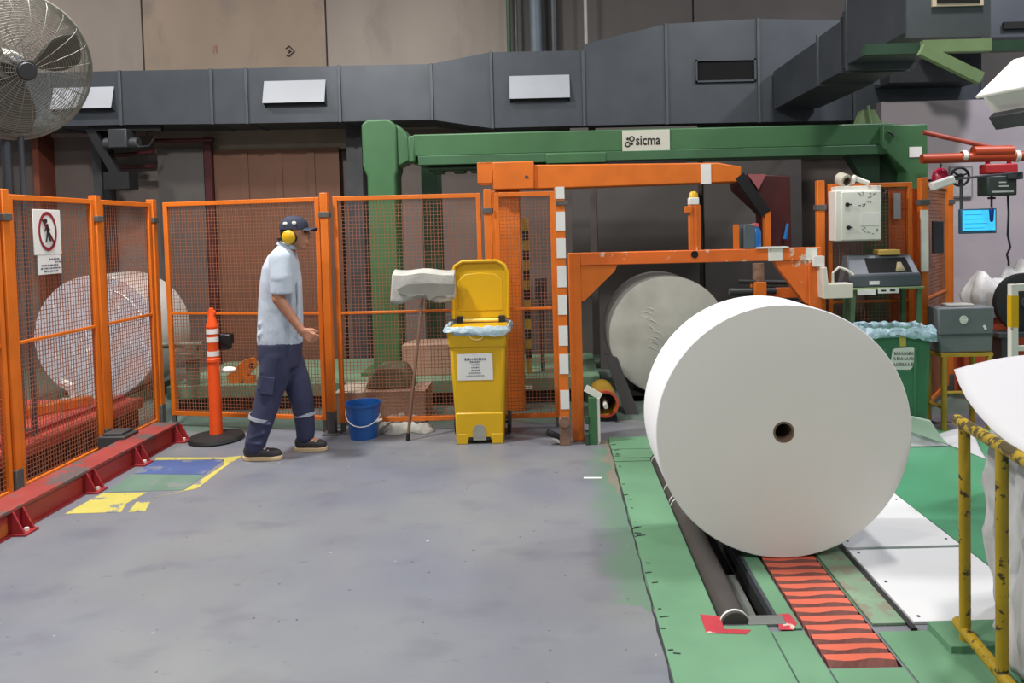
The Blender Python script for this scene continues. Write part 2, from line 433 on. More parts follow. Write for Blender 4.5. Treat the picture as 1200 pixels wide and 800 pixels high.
# loose red stickers on the deck
def patch(pts, z, m, nm, par=flo, h=.0012):
    q = MB(); q.prism([(p[0], p[1], z) for p in pts], (0, 0, h)); return q.build(nm, m, par)
REDST = mat('red_sticker', (184, 54, 68), .5, wear=(212, 190, 180), wth=.60, wscale=12)
a = [G(820, 720, .008), G(845, 722, .008), G(848, 737, .008), G(880, 738, .008), G(875, 743, .008), G(828, 742, .008)]
patch(a, .0085, REDST, 'red_sticker')
patch([G(908, 720, .008), G(925, 719, .008), G(934, 730, .008), G(930, 738, .008), G(914, 738, .008)], .0085, REDST, 'red_sticker')
# painted floor marking by the red beam
BLUEP = mat('blue_floor_paint', (70, 90, 140), .5, var=.1, wear=(110, 118, 134), wth=.56, wscale=6)
GREENP = mat('green_floor_paint', (98, 126, 112), .5, var=.1, wear=(122, 126, 126), wth=.56, wscale=6)
YELP = mat('yellow_floor_paint', (190, 180, 92), .5, var=.08, wear=(126, 128, 130), wth=.57, wscale=8)
BL0, BL1 = G(181, 539.5), G(263, 538.5)
patch([G(155, 555), BL0, BL1, G(239, 556)], .0004, BLUEP, 'blue_marking')
patch([G(122, 577), G(155, 555.6), G(239, 556.6), G(216, 574)], .0004, GREENP, 'green_marking')
patch([G(76, 602), G(120, 578), G(172, 577), G(148, 590), G(142, 600)], .0004, YELP, 'yellow_marking')
patch([G(178, 583), G(215, 575), G(262, 545), G(263, 536), G(284, 534), G(262, 548), G(232, 572)], .0004, YELP, 'yellow_marking')
patch([G(181, 539), G(184, 536), G(262, 536), G(262, 538)], .0004, YELP, 'yellow_marking')
patch([G(150, 600), G(160, 588), G(176, 588), G(170, 599)], .0004, YELP, 'yellow_marking')
patch([G(684, 559), G(705, 559), G(705, 560.6), G(684, 560.6)], .0005, WHITE, 'white_marking')

# ---- back wall: cast panels, lower wall, door
WY = 9.6
wb = MB(); wb.span((XA, WY, 0), (XB, WY + .3, 7.5))
wall = struct(wb.build('wall_back', WALLLOW), 'tall back wall of precast concrete panels')
xs = [-10.0, -7.40, -5.08, -2.76, -.44, 1.88, 4.2, 6.5, 9.0]
for i in range(len(xs) - 1):
    q = MB(); q.span((xs[i] + .012, WY - .05, 2.95), (xs[i + 1] - .012, WY, 7.4))
    q.build('wall_panel', [WALLC, WALLC, WALLC2, WALLC, WALLDK, WALLDK, WALLDK, WALLDK][i], wall)
q = MB(); q.prism([(1, 0, 0)] * 0 + [P(249.5, 62, WY - .05), P(250, 54, WY - .05), P(254, 53, WY - .05), P(255, 62, WY - .05), P(253, 62, WY - .05), P(253, 56, WY - .05), P(251.5, 56, WY - .05), P(251.5, 62, WY - .05)], (0, -.004, 0)); q.build('lifting_mark', RUST, wall)
mk = MB(); mk.path([P(335, 57, WY - .055), P(339, 54, WY - .055), P(345, 60, WY - .055), P(339, 66, WY - .055), P(336, 65, WY - .055)], .008, 6); mk.path([P(338, 59, WY - .055), P(341, 60, WY - .055), P(338, 62, WY - .055)], .008, 6); mk.build('painted_mark', INK, wall)
# brown sliding door below the duct, lintel and jamb columns
def wbox(x0, y0, x1, y1, Y, d, nm, m, par=wall, bev=0):
    a = P(x0, y0, Y); b = P(x1, y1, Y)
    xx = sorted((a.x, b.x)); zz = sorted((a.z, b.z))
    q = MB(); q.span((xx[0], Y, max(zz[0], 0)), (xx[1], Y + d, zz[1])); return q.build(nm, m, par, bevel=bev)
dr = wbox(250, 176, 406, 440, 9.45, .15, 'door_1', DOORBR, None); struct(dr, 'brown steel sliding door under the air duct')
for px in (290, 330, 368):
    wbox(px, 178, px + 1.6, 438, 9.435, .02, 'door_rib', DOORBR, dr)
wbox(180, 148, 410, 174, 9.5, .1, 'lintel', mat('beige_lintel', (132, 122, 108), .85), wall)
wbox(405, 148, 433, 440, 9.35, .25, 'jamb_column', STEEL_DK, wall)
wbox(184, 176, 249, 440, 9.4, .2, 'dark_wall_panel', WALLDK, wall)
wbox(106, 140, 130, 440, 9.3, .3, 'steel_column', STEEL_DK, wall)
wbox(36, 140, 58, 440, 9.3, .3, 'brown_column', mat('red_brown_paint', (112, 58, 42), .7), wall)
wbox(246.5, 160, 250, 440, 9.38, .05, 'door_track', MAROON, wall)
# dark sheet panels behind the roll store
for (a, b) in ((668, 696), (698, 822), (824, 942)):
    wbox(a, 150, b, 450, 8.6, .12, 'sheet_panel', WALLDK, wall)
# wall past the gantry, lamp light put into its pale lilac colour
lw = MB(); lw.span((3.9, 8.75, 0), (XB, 8.95, 3.02)); struct(lw.build('wall_right', LILAC), 'wall behind the jib crane with lamp light put into its lilac colour')

# ---- galvanised air duct along the wall
DY = 8.9
duct = thing('air_duct', 'long galvanised rectangular air duct hung along the concrete wall', 'duct', (0, DY + .3, 2.98))
def sec(x0, t0, b0, x1, t1, b1):
    A = [P(x0, t0, DY), P(x0, b0, DY), P(x1, b1, DY), P(x1, t1, DY)]
    q = MB(); q.prism(A, (0, .62, 0)); q.build('duct_section', STEEL, duct)
    e = MB()
    a, b = P(x1, t1 - .6, DY), P(x1, b1 + 1, DY)
    e.span((a.x - .018, DY - .022, b.z), (a.x + .018, DY + .64, a.z)); e.build('duct_flange', mat('duct_flange_steel', (84, 90, 94), .5, .4), duct, bevel=.004)
for s in [(-140, 90, 152, 58, 85, 148), (58, 85, 148, 140, 83, 146), (140, 83, 146, 247, 81, 145), (247, 81, 145, 288, 80, 144.5), (288, 80, 144.5, 397, 77, 142.5),
          (397, 77, 142.5, 505, 75, 140), (505, 75, 140, 575, 61, 150), (575, 61, 150, 683, 59, 147), (683, 52, 147, 780, 28, 145),
          (780, 28, 145, 888, 22, 143), (888, 22, 143, 1000, 24, 141), (1000, 60, 141, 1150, 92, 141)]:
    sec(*s)
# air outlets: white deflector flaps and one open dark outlet
def flap(x0, y0, x1, y1):
    a = P(x0, y0, DY - .02); b = P(x1, y1, DY - .09)
    t = MB(); w = b.x - a.x
    zt = a.z; zb = b.z
    t.prism([(a.x, DY - .012, zt), (b.x, DY - .012, zt), (b.x, DY - .09, zb), (a.x, DY - .09, zb)], (0, .006, .012))
    fo = t.build('air_flap', mat('white_flap', (166, 170, 178), .5, var=.03), duct)
    for xx in (a.x + .004, b.x - .004):
        k = MB(); k.prism([(xx - .003, DY, zt), (xx - .003, DY - .085, zb + .01), (xx - .003, DY, zb - .04)], (.006, 0, 0)); k.build('flap_cheek', STEEL, fo)
    h = MB(); h.span((a.x + .01, DY - .006, zb - .03), (b.x - .01, DY + .0, zt - .015)); h.build('outlet_opening', STEEL_DK, fo)
flap(309, 96, 380, 119); flap(597, 90, 668, 114); flap(62, 104, 130, 126)
fr = MB(); a = P(815, 70, DY - .02); b = P(886, 95, DY - .02)
for (c0, c1) in (((a.x, DY - .03, a.z - .02), (b.x, DY, a.z)), ((a.x, DY - .03, b.z), (b.x, DY, b.z + .02)), ((a.x, DY - .03, b.z), (a.x + .02, DY, a.z)), ((b.x - .02, DY - .03, b.z), (b.x, DY, a.z))): fr.span(c0, c1)
oo = fr.build('outlet_frame', STEEL, duct)
h = MB(); h.span((a.x + .02, DY - .008, b.z + .02), (b.x - .02, DY, a.z - .02)); h.build('outlet_opening', HOLE, oo)
hg = MB()
for px in (150, 290, 420, 580, 690):
    a = P(px, 60, DY + .3); hg.span((a.x - .01, DY + .25, a.z - .1), (a.x + .01, DY + .27, a.z + .1))
# branch duct coming out towards the hall, with an outlet at its end
bd = thing('branch_duct', 'branch air duct jutting out from the wall with an open end grille', 'duct', (2.95, 7.2, 2.95))
for (y0, y1, z0, z1, x0, x1) in ((7.35, 8.86, 2.98, 3.42, 2.68, 3.2), (6.75, 7.34, 2.99, 3.44, 2.67, 3.2), (5.52, 6.62, 3.02, 3.62, 2.66, 3.24)):
    q = MB(); q.span((x0, y0, z0), (x1, y1, z1)); q.build('duct_section', STEEL, bd)
for y in (7.345, 6.74, 6.63, 5.52):
    q = MB(); q.span((2.645, y - .012, 2.965), (3.255, y + .012, 3.66 if y < 6.7 else 3.46)); q.build('duct_flange', mat('duct_flange_steel', (0, 0, 0)), bd)
q = MB(); q.span((2.66, 6.64, 3.0), (3.24, 6.735, 3.5)); q.build('duct_sleeve', STEEL_DK, bd)
a = P(1092, 8, 5.5)
q = MB(); q.span((a.x, 5.49, a.z), (a.x + .37, 5.508, a.z + .17)); gf = q.build('grille_frame', mat('cream_metal', (206, 190, 166), .5), bd)
q = MB(); q.span((a.x + .03, 5.484, a.z + .02), (a.x + .34, 5.492, a.z + .15)); q.build('grille_opening', HOLE, gf)
# second duct run at the far right
rd = thing('riser_duct', 'grey duct riser with dark slots high above the jib crane', 'duct', (4.3, 7.9, 2.9))
q = MB(); q.span((P(1150, 0, 7.6).x, 7.6, P(1150, 44, 7.6).z), (P(1230, 0, 7.6).x, 8.2, 4.6)); q.build('duct_section', STEEL, rd)
q = MB(); q.span((P(1105, 0, 7.9).x, 7.9, P(1120, 48, 7.9).z), (P(1148, 0, 7.9).x, 8.4, 4.6)); q.build('duct_section', STEEL, rd)
q = MB(); q.span((P(1176, 0, 7.58).x, 7.57, P(1176, 34, 7.58).z), (P(1230, 0, 7.58).x, 7.6, P(1176, 26, 7.58).z)); q.build('slot', HOLE, rd)
q = MB(); q.span((P(1042, 0, 8.5).x, 8.5, P(1042, 97, 8.5).z), (P(1150, 0, 8.5).x, 8.88, P(1042, 64, 8.5).z)); q.build('duct_section', STEEL_DK, rd)
# support frame with olive knee brace
SFY = 5.40
sf = thing('duct_support_frame', 'dark green duct support beam with an olive knee brace', 'beam', (3.6, SFY, 2.75))
a = P(1012, 59, SFY + .04); b = P(1260, 52, SFY + .04)
q = MB(); q.bar(a, b, .06, .075); q.build('beam', GREEN_DK, sf)
q = MB(); q.bar(P(1080, 55, SFY - .02), P(1160, 53, SFY - .02), .05, .085); q.build('brace_arm', OLIVE, sf)
q = MB(); q.bar(P(1079, 58, SFY - .05), P(1149, 92, SFY - .05), .05, .082); q.build('brace_arm', OLIVE, sf)
# vertical pipes on the wall above the duct
for (px, w, m, Y) in ((597, .05, GREEN_DK, 9.4), (606, .035, STEEL_DK, 9.4), (629, .15, mat('slate_blue_pipe', (92, 104, 116), .5), 9.4), (650, .09, STEEL_DK, 9.45), (687, .045, mat('pale_pipe', (170, 164, 160), .5), 9.3)):
    a = P(px, 70 if px < 680 else 52, Y)
    q = MB(); q.tube((a.x, Y, a.z - .1), (a.x, Y, 7.2), w / 2, n=14)
    cl = None
    o = q.build('wall_pipe', m)
    tag(o, {597: 'thin dark green pipe rising up the wall above the duct', 606: 'thin dark steel pipe beside the green pipe above the duct', 629: 'thick slate blue vertical pipe above the duct',
            650: 'dark steel vertical pipe right beside the thick slate pipe', 687: 'pale slim vertical pipe on the brown wall'}[px], 'pipe')
# wall bracket machinery under the duct, left
br = thing('wall_bracket', 'dark diagonal steel bracket with a motor under the duct', 'bracket', P(150, 220, 9.0))
q = MB(); q.bar(P(106, 150, 9.0), P(145, 218, 9.0), .07, .1); q.build('diagonal_strut', BLACK, br)
q = MB(); q.bar(P(106, 150, 9.0), P(190, 150, 9.0), .06, .08); q.build('top_arm', BLACK, br)
q = MB(); a = P(143, 163, 8.95); q.box(a, (.22, .2, .22)); q.tube(a + Vector((-.2, 0, -.05)), a + Vector((.2, 0, -.05)), .07); q.build('motor', STEEL_DK, br, bevel=.01)
q = MB(); q.box(P(142, 212, 9.0), (.3, .2, .2)); q.build('foot_block', BLACK, br)
q = MB(); q.path([P(155, 163, 8.9), P(163, 172, 8.9), P(175, 171, 8.9), P(182, 160, 8.9)], .012); q.build('cable', BLACK, br)
for (x0, y0, x1, y1) in ((135, 182, 180, 178), (140, 196, 180, 195), (182, 165, 250, 164)):
    q = MB(); q.tube(P(x0, y0, 9.3), P(x1, y1, 9.3), .025)
    tag(q.build('wall_rail', MAROON), {182: 'upper short rusty rail on the wall beside the dark bracket', 196: 'lower short rusty rail on the wall beside the dark bracket', 165: 'long rusty rail on the wall above the brown door'}[y0], 'rail')

# ================================================================== GUARD FENCES
def fence_panel(root, p0, p1, z0=.10, z1=1.95, mid=.99, pit_h=.0285, pit_v=.0300, w=.0019, frame=.036):
    """framed wire panel between two floor points: frame > wire mesh, middle rail, feet"""
    p0 = Vector((p0[0], p0[1], 0)); p1 = Vector((p1[0], p1[1], 0)); d = (p1 - p0); L = d.length; d.normalize(); up = Vector((0, 0, 1))
    hf = frame / 2
    q = MB()
    q.bar(p0 + up * z0, p0 + up * z1, frame, frame); q.bar(p1 + up * z0, p1 + up * z1, frame, frame)
    for z in (z1 - hf, z0 + hf): q.bar(p0 + up * z + d * hf, p1 + up * z - d * hf, frame, frame)
    pn = q.build('fence_panel', ORANGE, root, bevel=.003)
    q = MB(); q.bar(p0 + up * mid + d * hf, p1 + up * mid - d * hf, .022, .022); q.build('middle_rail', ORANGE, pn, bevel=.003)
    for x in (p0, p1):
        q = MB(); q.span(x + Vector((-.016, -.016, 0)), x + Vector((.016, .016, z0))); q.build('panel_foot', GREY_FOOT, pn)
    q = MB(); n = d.cross(up).normalized()
    def wire(a, b, off):
        t = (b - a).normalized(); s1 = n; s2 = t.cross(n)
        vs = [pp + n * off + s1 * (x * w) + s2 * (y * w) for pp in (a, b) for x, y in ((-1, -1), (1, -1), (1, 1), (-1, 1))]
        q.add(vs, [(0, 1, 5, 4), (1, 2, 6, 5), (2, 3, 7, 6), (3, 0, 4, 7)])
    k = int((L - frame) / pit_h)
    for i in range(1, k):
        o = p0 + d * (hf + (L - frame) * i / k); wire(o + up * (z0 + hf), o + up * (z1 - hf), w)
    k = int((z1 - z0 - frame) / pit_v)
    for i in range(1, k):
        z = up * (z0 + hf + (z1 - z0 - frame) * i / k); wire(p0 + d * hf + z, p1 - d * hf + z, -w)
    o = q.build('wire_mesh', ORANGE_MESH, pn, fix=False); o['kind'] = 'stuff'
def fence_post(root, p, h=1.98, w=.06, foot=.19, band=1.78):
    p = Vector((p[0], p[1], 0))
    q = MB(); q.span(p + Vector((-w / 2, -w / 2, foot)), p + Vector((w / 2, w / 2, h))); ps = q.build('post', ORANGE, root, bevel=.004)
    q = MB(); q.span(p + Vector((-w / 2 - .003, -w / 2 - .003, .008)), p + Vector((w / 2 + .003, w / 2 + .003, foot))); q.span(p + Vector((-.07, -.06, 0)), p + Vector((.07, .06, .012)))
    q.build('post_foot', GREY_FOOT, ps, bevel=.003)
    q = MB(); q.span(p + Vector((-w / 2 - .012, -w / 2 - .008, band)), p + Vector((w / 2 + .012, w / 2 + .008, band + .045))); q.build('clamp_band', GREY_FOOT, ps, bevel=.003)
LX = -3.44
fa = thing('guard_fence', 'orange wire guard fence carrying the prohibition sign beside the red beam', 'fence', (LX, 5.2, 0))
for y in (4.76, 5.72, 6.52): fence_post(fa, (LX, y))
for y0, y1 in ((3.74, 4.70), (4.82, 5.66), (5.78, 6.46)): fence_panel(fa, (LX, y0), (LX, y1), z0=.04)
fb = thing('guard_fence', 'orange wire guard fence behind the walking man and yellow bin', 'fence', (-1.7, 6.2, 0))
FY = 6.17
fence_panel(fb, (-3.30, 6.49), (-1.895, 6.19)); fence_post(fb, (-1.815, 6.12))
fence_panel(fb, (-1.74, FY), (-.565, FY), z0=.08); fence_post(fb, (-.490, FY)); fence_panel(fb, (-.415, FY), (0.04, FY), z0=.08)
fr_ = thing('guard_fence', 'orange wire guard fence beside the printer and control box', 'fence', (2.8, 6.0, 0))
fence_post(fr_, (2.215, 6.10), band=1.74); fence_panel(fr_, (2.29, 6.10), (2.94, 6.10)); fence_post(fr_, (3.02, 6.04), band=1.76)
fence_panel(fr_, (3.08, 6.14), (3.66, 6.90)); fence_post(fr_, (3.73, 6.98))
q = MB(); q.span((P(1040, 0, 6.14).x, 6.13, .35), (P(1076, 0, 6.14).x, 6.145, 1.90)); q.build('backing_sheet', mat('orange_sheet', (206, 98, 44), .3, bump=.6, bscale=12), fr_)
q = MB(); a = P(1079, 246, 6.0); b = P(1088, 318, 6.0); q.span((a.x, 5.995, b.z), (b.x, 6.009, a.z)); tag(q.build('tape_strip', WHITE_WORN), 'worn white strip stuck down the guard post by the printer', 'tape')

# prohibition sign on the left fence (faces +X)
sg = thing('prohibition_sign', 'white no-entry sign with a red circle hung on the wire fence', 'sign', (LX + .03, 5.2, 1.3))
y0 = PXp(38, 245, LX + .03); y1 = PXp(70, 245, LX + .03)
sy0, sy1 = y0.y, y1.y; zt = y0.z; zm = PXp(42, 299, LX + .03).z; zb = PXp(48, 322, LX + .03).z
q = MB(); q.span((LX + .024, sy0, zm), (LX + .030, sy1, zt)); bd_ = q.build('board', WHITE, sg, bevel=.002)
cy = (sy0 + sy1) / 2; cz = (zt + zm) / 2 + .005; rad = min(sy1 - sy0, zt - zm) * .43
rad = (zt - zm) * .44; M = Matrix.Translation((LX + .0305, cy, cz)) @ Matrix.Diagonal((1, .68, 1, 1)) @ Matrix.Rotation(PI / 2, 4, 'Y')
q = MB(); q.lathe([(rad * .82, 0), (rad, 0), (rad, .002), (rad * .82, .002)], 40, M, closed=True, smooth=False); q.build('red_ring', INK_RED, bd_)
q = MB(); q.bar((LX + .0315, cy - rad * .43, cz + rad * .63), (LX + .0315, cy + rad * .43, cz - rad * .63), .0016, rad * .16, up=(1, 0, 0)); q.box((LX + .0315, cy, cz), (.001, .001, .001)); q.build('red_bar', INK_RED, bd_)
q = MB()   # walking figure
q.lathe([(.001, 0), (rad * .12, 0), (rad * .12, .0018), (.001, .0018)], 14, Matrix.Translation((LX + .0303, cy - rad * .12, cz + rad * .52)) @ Matrix.Rotation(PI / 2, 4, 'Y'), smooth=False)
def st(a, b, w):
    q.bar((LX + .0312, cy + a[0] * rad * .7, cz + a[1] * rad), (LX + .0312, cy + b[0] * rad * .7, cz + b[1] * rad), .0018, w * rad, up=(1, 0, 0))
st((-.12, .38), (-.08, -.1), .2); st((-.08, -.08), (-.28, -.55), .14); st((-.08, -.08), (.22, -.5), .14); st((-.12, .32), (-.35, .0), .1); st((-.12, .32), (.2, .08), .1)
q.build('figure', INK, bd_)
q = MB(); q.span((LX + .024, sy0 + .03, zb), (LX + .029, sy1 - .01, zm - .0005)); tb = q.build('text_board', WHITE, sg)
q = MB()
for i, (u0, u1) in enumerate(((.5, .9), (.65, .9), (.2, .85), (.15, .88), (.3, .8))):
    z = zm - .02 - (zm - zb - .03) * (i + .5) / 5; y = sy0 + .03
    while y < sy0 + (sy1 - sy0) * u1:
        w = random.uniform(.012, .03)
        if y > sy0 + (sy1 - sy0) * u0: q.span((LX + .0285, y, z - .006), (LX + .0300, y + w, z + .004))
        y += w + .006
q.build('lettering', INK_GREY, tb)

# ================================================================== RED BEAM along the fence
bm_ = thing('red_floor_beam', 'red steel floor beam with bolted gussets along the guard fence', 'beam', (-3.05, 4.4, 0))
BX0, BX1 = -3.20, -3.03
q = MB(); q.span((BX0, 2.6, .008), (BX1 - .02, 6.02, .135)); q.build('web', mat('red_orange_beam_paint', (160, 56, 48), .5, var=.2, scale=1.2, wear=(190, 104, 50), wth=.58, wscale=1.5), bm_)
q = MB(); q.span((BX0 - .02, 2.6, .135), (BX1 + .01, 6.02, .155)); q.build('top_flange', mat('worn_red_flange', (150, 62, 58), .5, wear=(96, 84, 84), wth=.53, wscale=4), bm_, bevel=.003)
q = MB(); q.span((BX0 - .02, 2.6, 0), (BX1 + .005, 6.02, .012)); q.build('bottom_flange', RED, bm_)
for y in (3.3, 4.20, 4.86, 5.42, 6.0):
    q = MB()
    for dy in (-.045, .035):
        q.prism([(BX1 - .03, y + dy, .135), (BX1 + .012, y + dy, .135), (BX1 + .07, y + dy, .012), (BX1 - .03, y + dy, .012)], (0, .012, 0))
    q.span((BX1 - .02, y - .055, 0), (BX1 + .085, y + .055, .013))
    q.prism([(BX1 - .02, y - .035, .13), (BX1 - .005, y - .035, .13), (BX1 - .005, y - .035, .013), (BX1 - .02, y - .035, .013)], (0, .07, 0))
    g_ = q.build('gusset', RED, bm_, bevel=.002)
    q = MB(); q.tube((BX1 + .05, y, .013), (BX1 + .05, y, .03), .014, n=6, smooth=False); q.build('bolt', WHITE_WORN, g_)
# small dark grey box behind the beam
t = thing('sensor_box', 'small dark grey box standing on floor behind the red beam', 'box', G(148, 522))
a = G(134, 520); q = MB(); c = Vector((-3.28, 5.62, .10)); q.box(c, (.20, .20, .16)); q.build('body', mat('charcoal_box', (62, 62, 64), .6), t, bevel=.008)
q = MB(); q.box(c + Vector((.0, 0, .085)), (.14, .16, .03)); q.build('lid', mat('charcoal_box', (0, 0, 0)), t, bevel=.004)
q = MB(); q.span((-3.36, 5.54, 0), (-3.20, 5.70, .02)); q.build('base', BLACK, t)

# ================================================================== PAPER ROLLS
def roll(name, label, cx, y0, y1, R, z0, mats, core=.052, group=None):
    t = thing(name, label, 'paper roll', (cx, (y0 + y1) / 2, z0), group)
    M = Matrix.Translation((cx, y0, z0 + R)) @ Matrix.Rotation(-PI / 2, 4, 'X')
    L = y1 - y0; b = .004
    q = MB()
    q.lathe([(core, 0), (R - b, 0), (R, b), (R, L - b), (R - b, L), (core, L)], 128, M, mis=[1, 0, 0, 0, 1, 1, 1], closed=True)
    q.build('paper', mats, t)
    q = MB(); q.lathe([(core - .010, -.001), (core, -.001), (core, L + .001), (core - .010, L + .001)], 40, M, closed=True); q.build('core', CORE, t)
    return t
def face_material(name, col, ringamt=.03):
    m = mat(name, col, .78, var=.015, scale=1.5)
    nt = m.node_tree; N = nt.nodes; K = nt.links; b = N['Principled BSDF']
    tc = N.new('ShaderNodeTexCoord')
    wv = N.new('ShaderNodeTexWave'); wv.wave_type = 'RINGS'; wv.rings_direction = 'Y'; wv.inputs['Scale'].default_value = 26; wv.inputs['Distortion'].default_value = .6
    mp = N.new('ShaderNodeMapping'); K.new(tc.outputs['Object'], mp.inputs[0]); mp.inputs['Location'].default_value = (0, 0, -.62)
    K.new(mp.outputs[0], wv.inputs[0])
    bp = N.new('ShaderNodeBump'); bp.inputs['Strength'].default_value = ringamt; bp.inputs['Distance'].default_value = .004
    K.new(wv.outputs['Fac'], bp.inputs['Height']); K.new(bp.outputs[0], b.inputs['Normal'])
    return m
FACE = face_material('roll_face_paper', (236, 231, 227))
MAIN_R = .622
roll('paper_roll', 'large bare white paper roll standing on the orange slat conveyor', P(918.5, 507, 3.63).x, 3.63, 4.10, MAIN_R, .010, [PAPER_SIDE, FACE])
# wrapped rolls: paper plus a glossy film skin
FILM = mat('stretch_film', (200, 200, 208), .12, var=.09, bump=1.0, bscale=7, stretch=(9, 1, 1.2), coat=.6)
WRAPF = mat('film_wrapped_face', (196, 194, 188), .22, var=.03, bump=.35, bscale=5, coat=.3)
WRAPS = mat('film_wrapped_side', (196, 192, 188), .3, var=.05, bump=.3, bscale=8)
def film_face(t, cx, y, R, z0, m, rad=.985):
    M = Matrix.Translation((cx, y - .002, z0 + R)) @ Matrix.Rotation(-PI / 2, 4, 'X')
    q = MB(); q.lathe([(.0, 0), (R * rad, 0), (R * rad, -.0015), (.0, -.0015)], 72, M); return q.build('film_skin', m, t)
r2 = roll('paper_roll', 'film wrapped paper roll behind the orange portal frame', 1.10, 6.98, 7.75, .560, .055, [mat('shade_tinted_wrap', (120, 118, 116), .5), mat('wrapped_grey_face', (190, 190, 182), .35, bump=.02, bscale=6)])  # side wrap darkened, shade on the roll's back put into its colour
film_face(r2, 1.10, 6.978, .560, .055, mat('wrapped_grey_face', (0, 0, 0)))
# film creases in near-white, their gloss put into the colour
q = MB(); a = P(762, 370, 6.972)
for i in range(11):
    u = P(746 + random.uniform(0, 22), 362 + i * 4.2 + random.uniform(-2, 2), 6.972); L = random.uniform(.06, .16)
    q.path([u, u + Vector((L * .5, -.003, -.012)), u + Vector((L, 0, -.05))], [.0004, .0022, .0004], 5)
q.build('glint_crease_cluster', mat('glint_crease', (250, 250, 248), .25, var=0), r2)['kind'] = 'stuff'
LR = .62
r3 = roll('paper_roll', 'stretch-film wrapped paper roll behind the signed guard fence', -4.50, 7.38, 8.02, LR, .055, [WRAPS, FILM])
film_face(r3, -4.50, 7.378, LR, .055, FILM)
# cradles under the stored rolls
def cradle(x, y0, y1, label, m):
    t = thing('roll_cradle', label, 'cradle', (x, (y0 + y1) / 2, 0))
    q = MB(); q.span((x - .38, y0, 0), (x + .38, y1, .05)); q.build('base', m, t)
    for s in (-1, 1):
        q = MB(); q.prism([(x + s * .40, y0, .0), (x + s * .16, y0, .0), (x + s * .20, y0, .052), (x + s * .40, y0, .13)], (0, y1 - y0, 0)); q.build('wedge', m, t)
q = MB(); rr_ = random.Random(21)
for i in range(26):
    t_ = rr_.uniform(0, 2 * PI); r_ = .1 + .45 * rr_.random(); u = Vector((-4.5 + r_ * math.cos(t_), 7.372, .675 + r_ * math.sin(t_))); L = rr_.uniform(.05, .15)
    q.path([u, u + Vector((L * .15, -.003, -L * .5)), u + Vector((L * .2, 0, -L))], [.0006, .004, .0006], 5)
q.build('glint_crease_cluster', mat('glint_crease', (250, 250, 248), .25, var=0), r3)['kind'] = 'stuff'  # near-white ridges drawn for the streak reflections on the film
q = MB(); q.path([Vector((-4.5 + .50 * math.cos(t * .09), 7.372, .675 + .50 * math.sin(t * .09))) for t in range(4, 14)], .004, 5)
q.build('glint_fold', mat('glint_crease', (250, 250, 248), .25, var=0), r3)  # fold in near-white, its shine put into the colour
cradle(-4.5, 7.36, 8.05, 'low green cradle beneath the roll behind the signed fence', GREEN_DK)
cradle(1.10, 7.0, 7.75, 'low dark cradle beneath the wrapped roll behind the portal', BLACK)

# ================================================================== SLAT CONVEYOR + PIT ROLLER
cv = thing('slat_conveyor', 'orange slat conveyor set in the green deck under the roll', 'conveyor', (1.15, 3.7, -.08))
q = MB(); q.span((1.02, 2.75, -.11), (1.285, 4.69, -.055)); q.build('belt', mat('conveyor_grease', (50, 40, 40), .6), cv)
pitch = .0695; sl = MB(); nseg = 8
def wv(u): return .0075 * math.cos(u * 2 * PI * 1.3 + .6)
top = []; bot = []
for i in range(nseg + 1):
    u = i / nseg; x = -.128 + .256 * u; w = wv(u)
    top.append([(x, w - .010, .005), (x, .026, .006), (x, .027, -.05), (x, -.042, -.05), (x, -.0415, -.018)])
vs = [p for r in top for p in r]; fs = []; mi = []
for i in range(nseg):
    for k in range(5):
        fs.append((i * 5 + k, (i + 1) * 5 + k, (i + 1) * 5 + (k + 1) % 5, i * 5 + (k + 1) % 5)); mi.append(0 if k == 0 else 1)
fs += [(0, 1, 2, 3, 4), tuple(nseg * 5 + k for k in (4, 3, 2, 1, 0))]; mi += [1, 1]
sl.v = [Vector(p) for p in vs]; sl.f = [list(f) for f in fs]; sl.m = mi; sl.sm = [False] * len(fs)
sme = sl.mesh('slat', Vector((0, 0, 0)))
bmx = bmesh.new(); bmx.from_mesh(sme); bmesh.ops.recalc_face_normals(bmx, faces=bmx.faces); bmx.to_mesh(sme); bmx.free()
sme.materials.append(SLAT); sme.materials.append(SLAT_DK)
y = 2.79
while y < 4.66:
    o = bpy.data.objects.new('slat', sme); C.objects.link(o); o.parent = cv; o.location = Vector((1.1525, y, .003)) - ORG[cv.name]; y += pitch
pr = thing('pit_roller', 'dark rubber covered roller lying in the floor pit beside the roll', 'roller', (.752, 4.16, -.1))
q = MB(); q.tube((.752, 3.06, -.012), (.752, 5.26, -.012), .060, n=28); ro = q.build('roller_body', mat('grey_black_rubber', (66, 62, 62), .45, var=.08), pr)
for yy, w in ((3.075, .012), (4.36, .01), (4.42, .01), (4.62, .012), (5.2, .01)):
    q = MB(); q.lathe([(.0605, 0), (.063, 0), (.063, w), (.0605, w)], 28, Matrix.Translation((.752, yy, -.012)) @ Matrix.Rotation(-PI / 2, 4, 'X'), closed=True); q.build('white_ring', WHITE, ro)
q = MB(); q.span((.73, 3.06, -.30), (.775, 3.10, -.06)); q.span((.73, 5.2, -.30), (.775, 5.24, -.06)); q.build('bearing_bracket', STEEL_DK, pr)
# other hardware of the pit
q = MB(); q.span((.83, 3.08, -.16), (.885, 3.62, -.06)); q.span((.83, 3.08, -.32), (.885, 3.2, -.16)); tag(q.build('pit_channel', mat('grey_channel', (120, 124, 122), .5, .3), bevel=.003), 'grey steel channel down in the pit beside the rubber roller', 'channel')
q = MB(); q.span((.80, 3.035, -.06), (.955, 3.105, .012)); q.build('pit_end_bar', mat('grey_channel', (0, 0, 0)), flo, bevel=.003)
q = MB(); q.span((.918, 3.1, -.03), (.934, 4.7, .012)); q.build('pit_edge_angle', STEEL, flo)

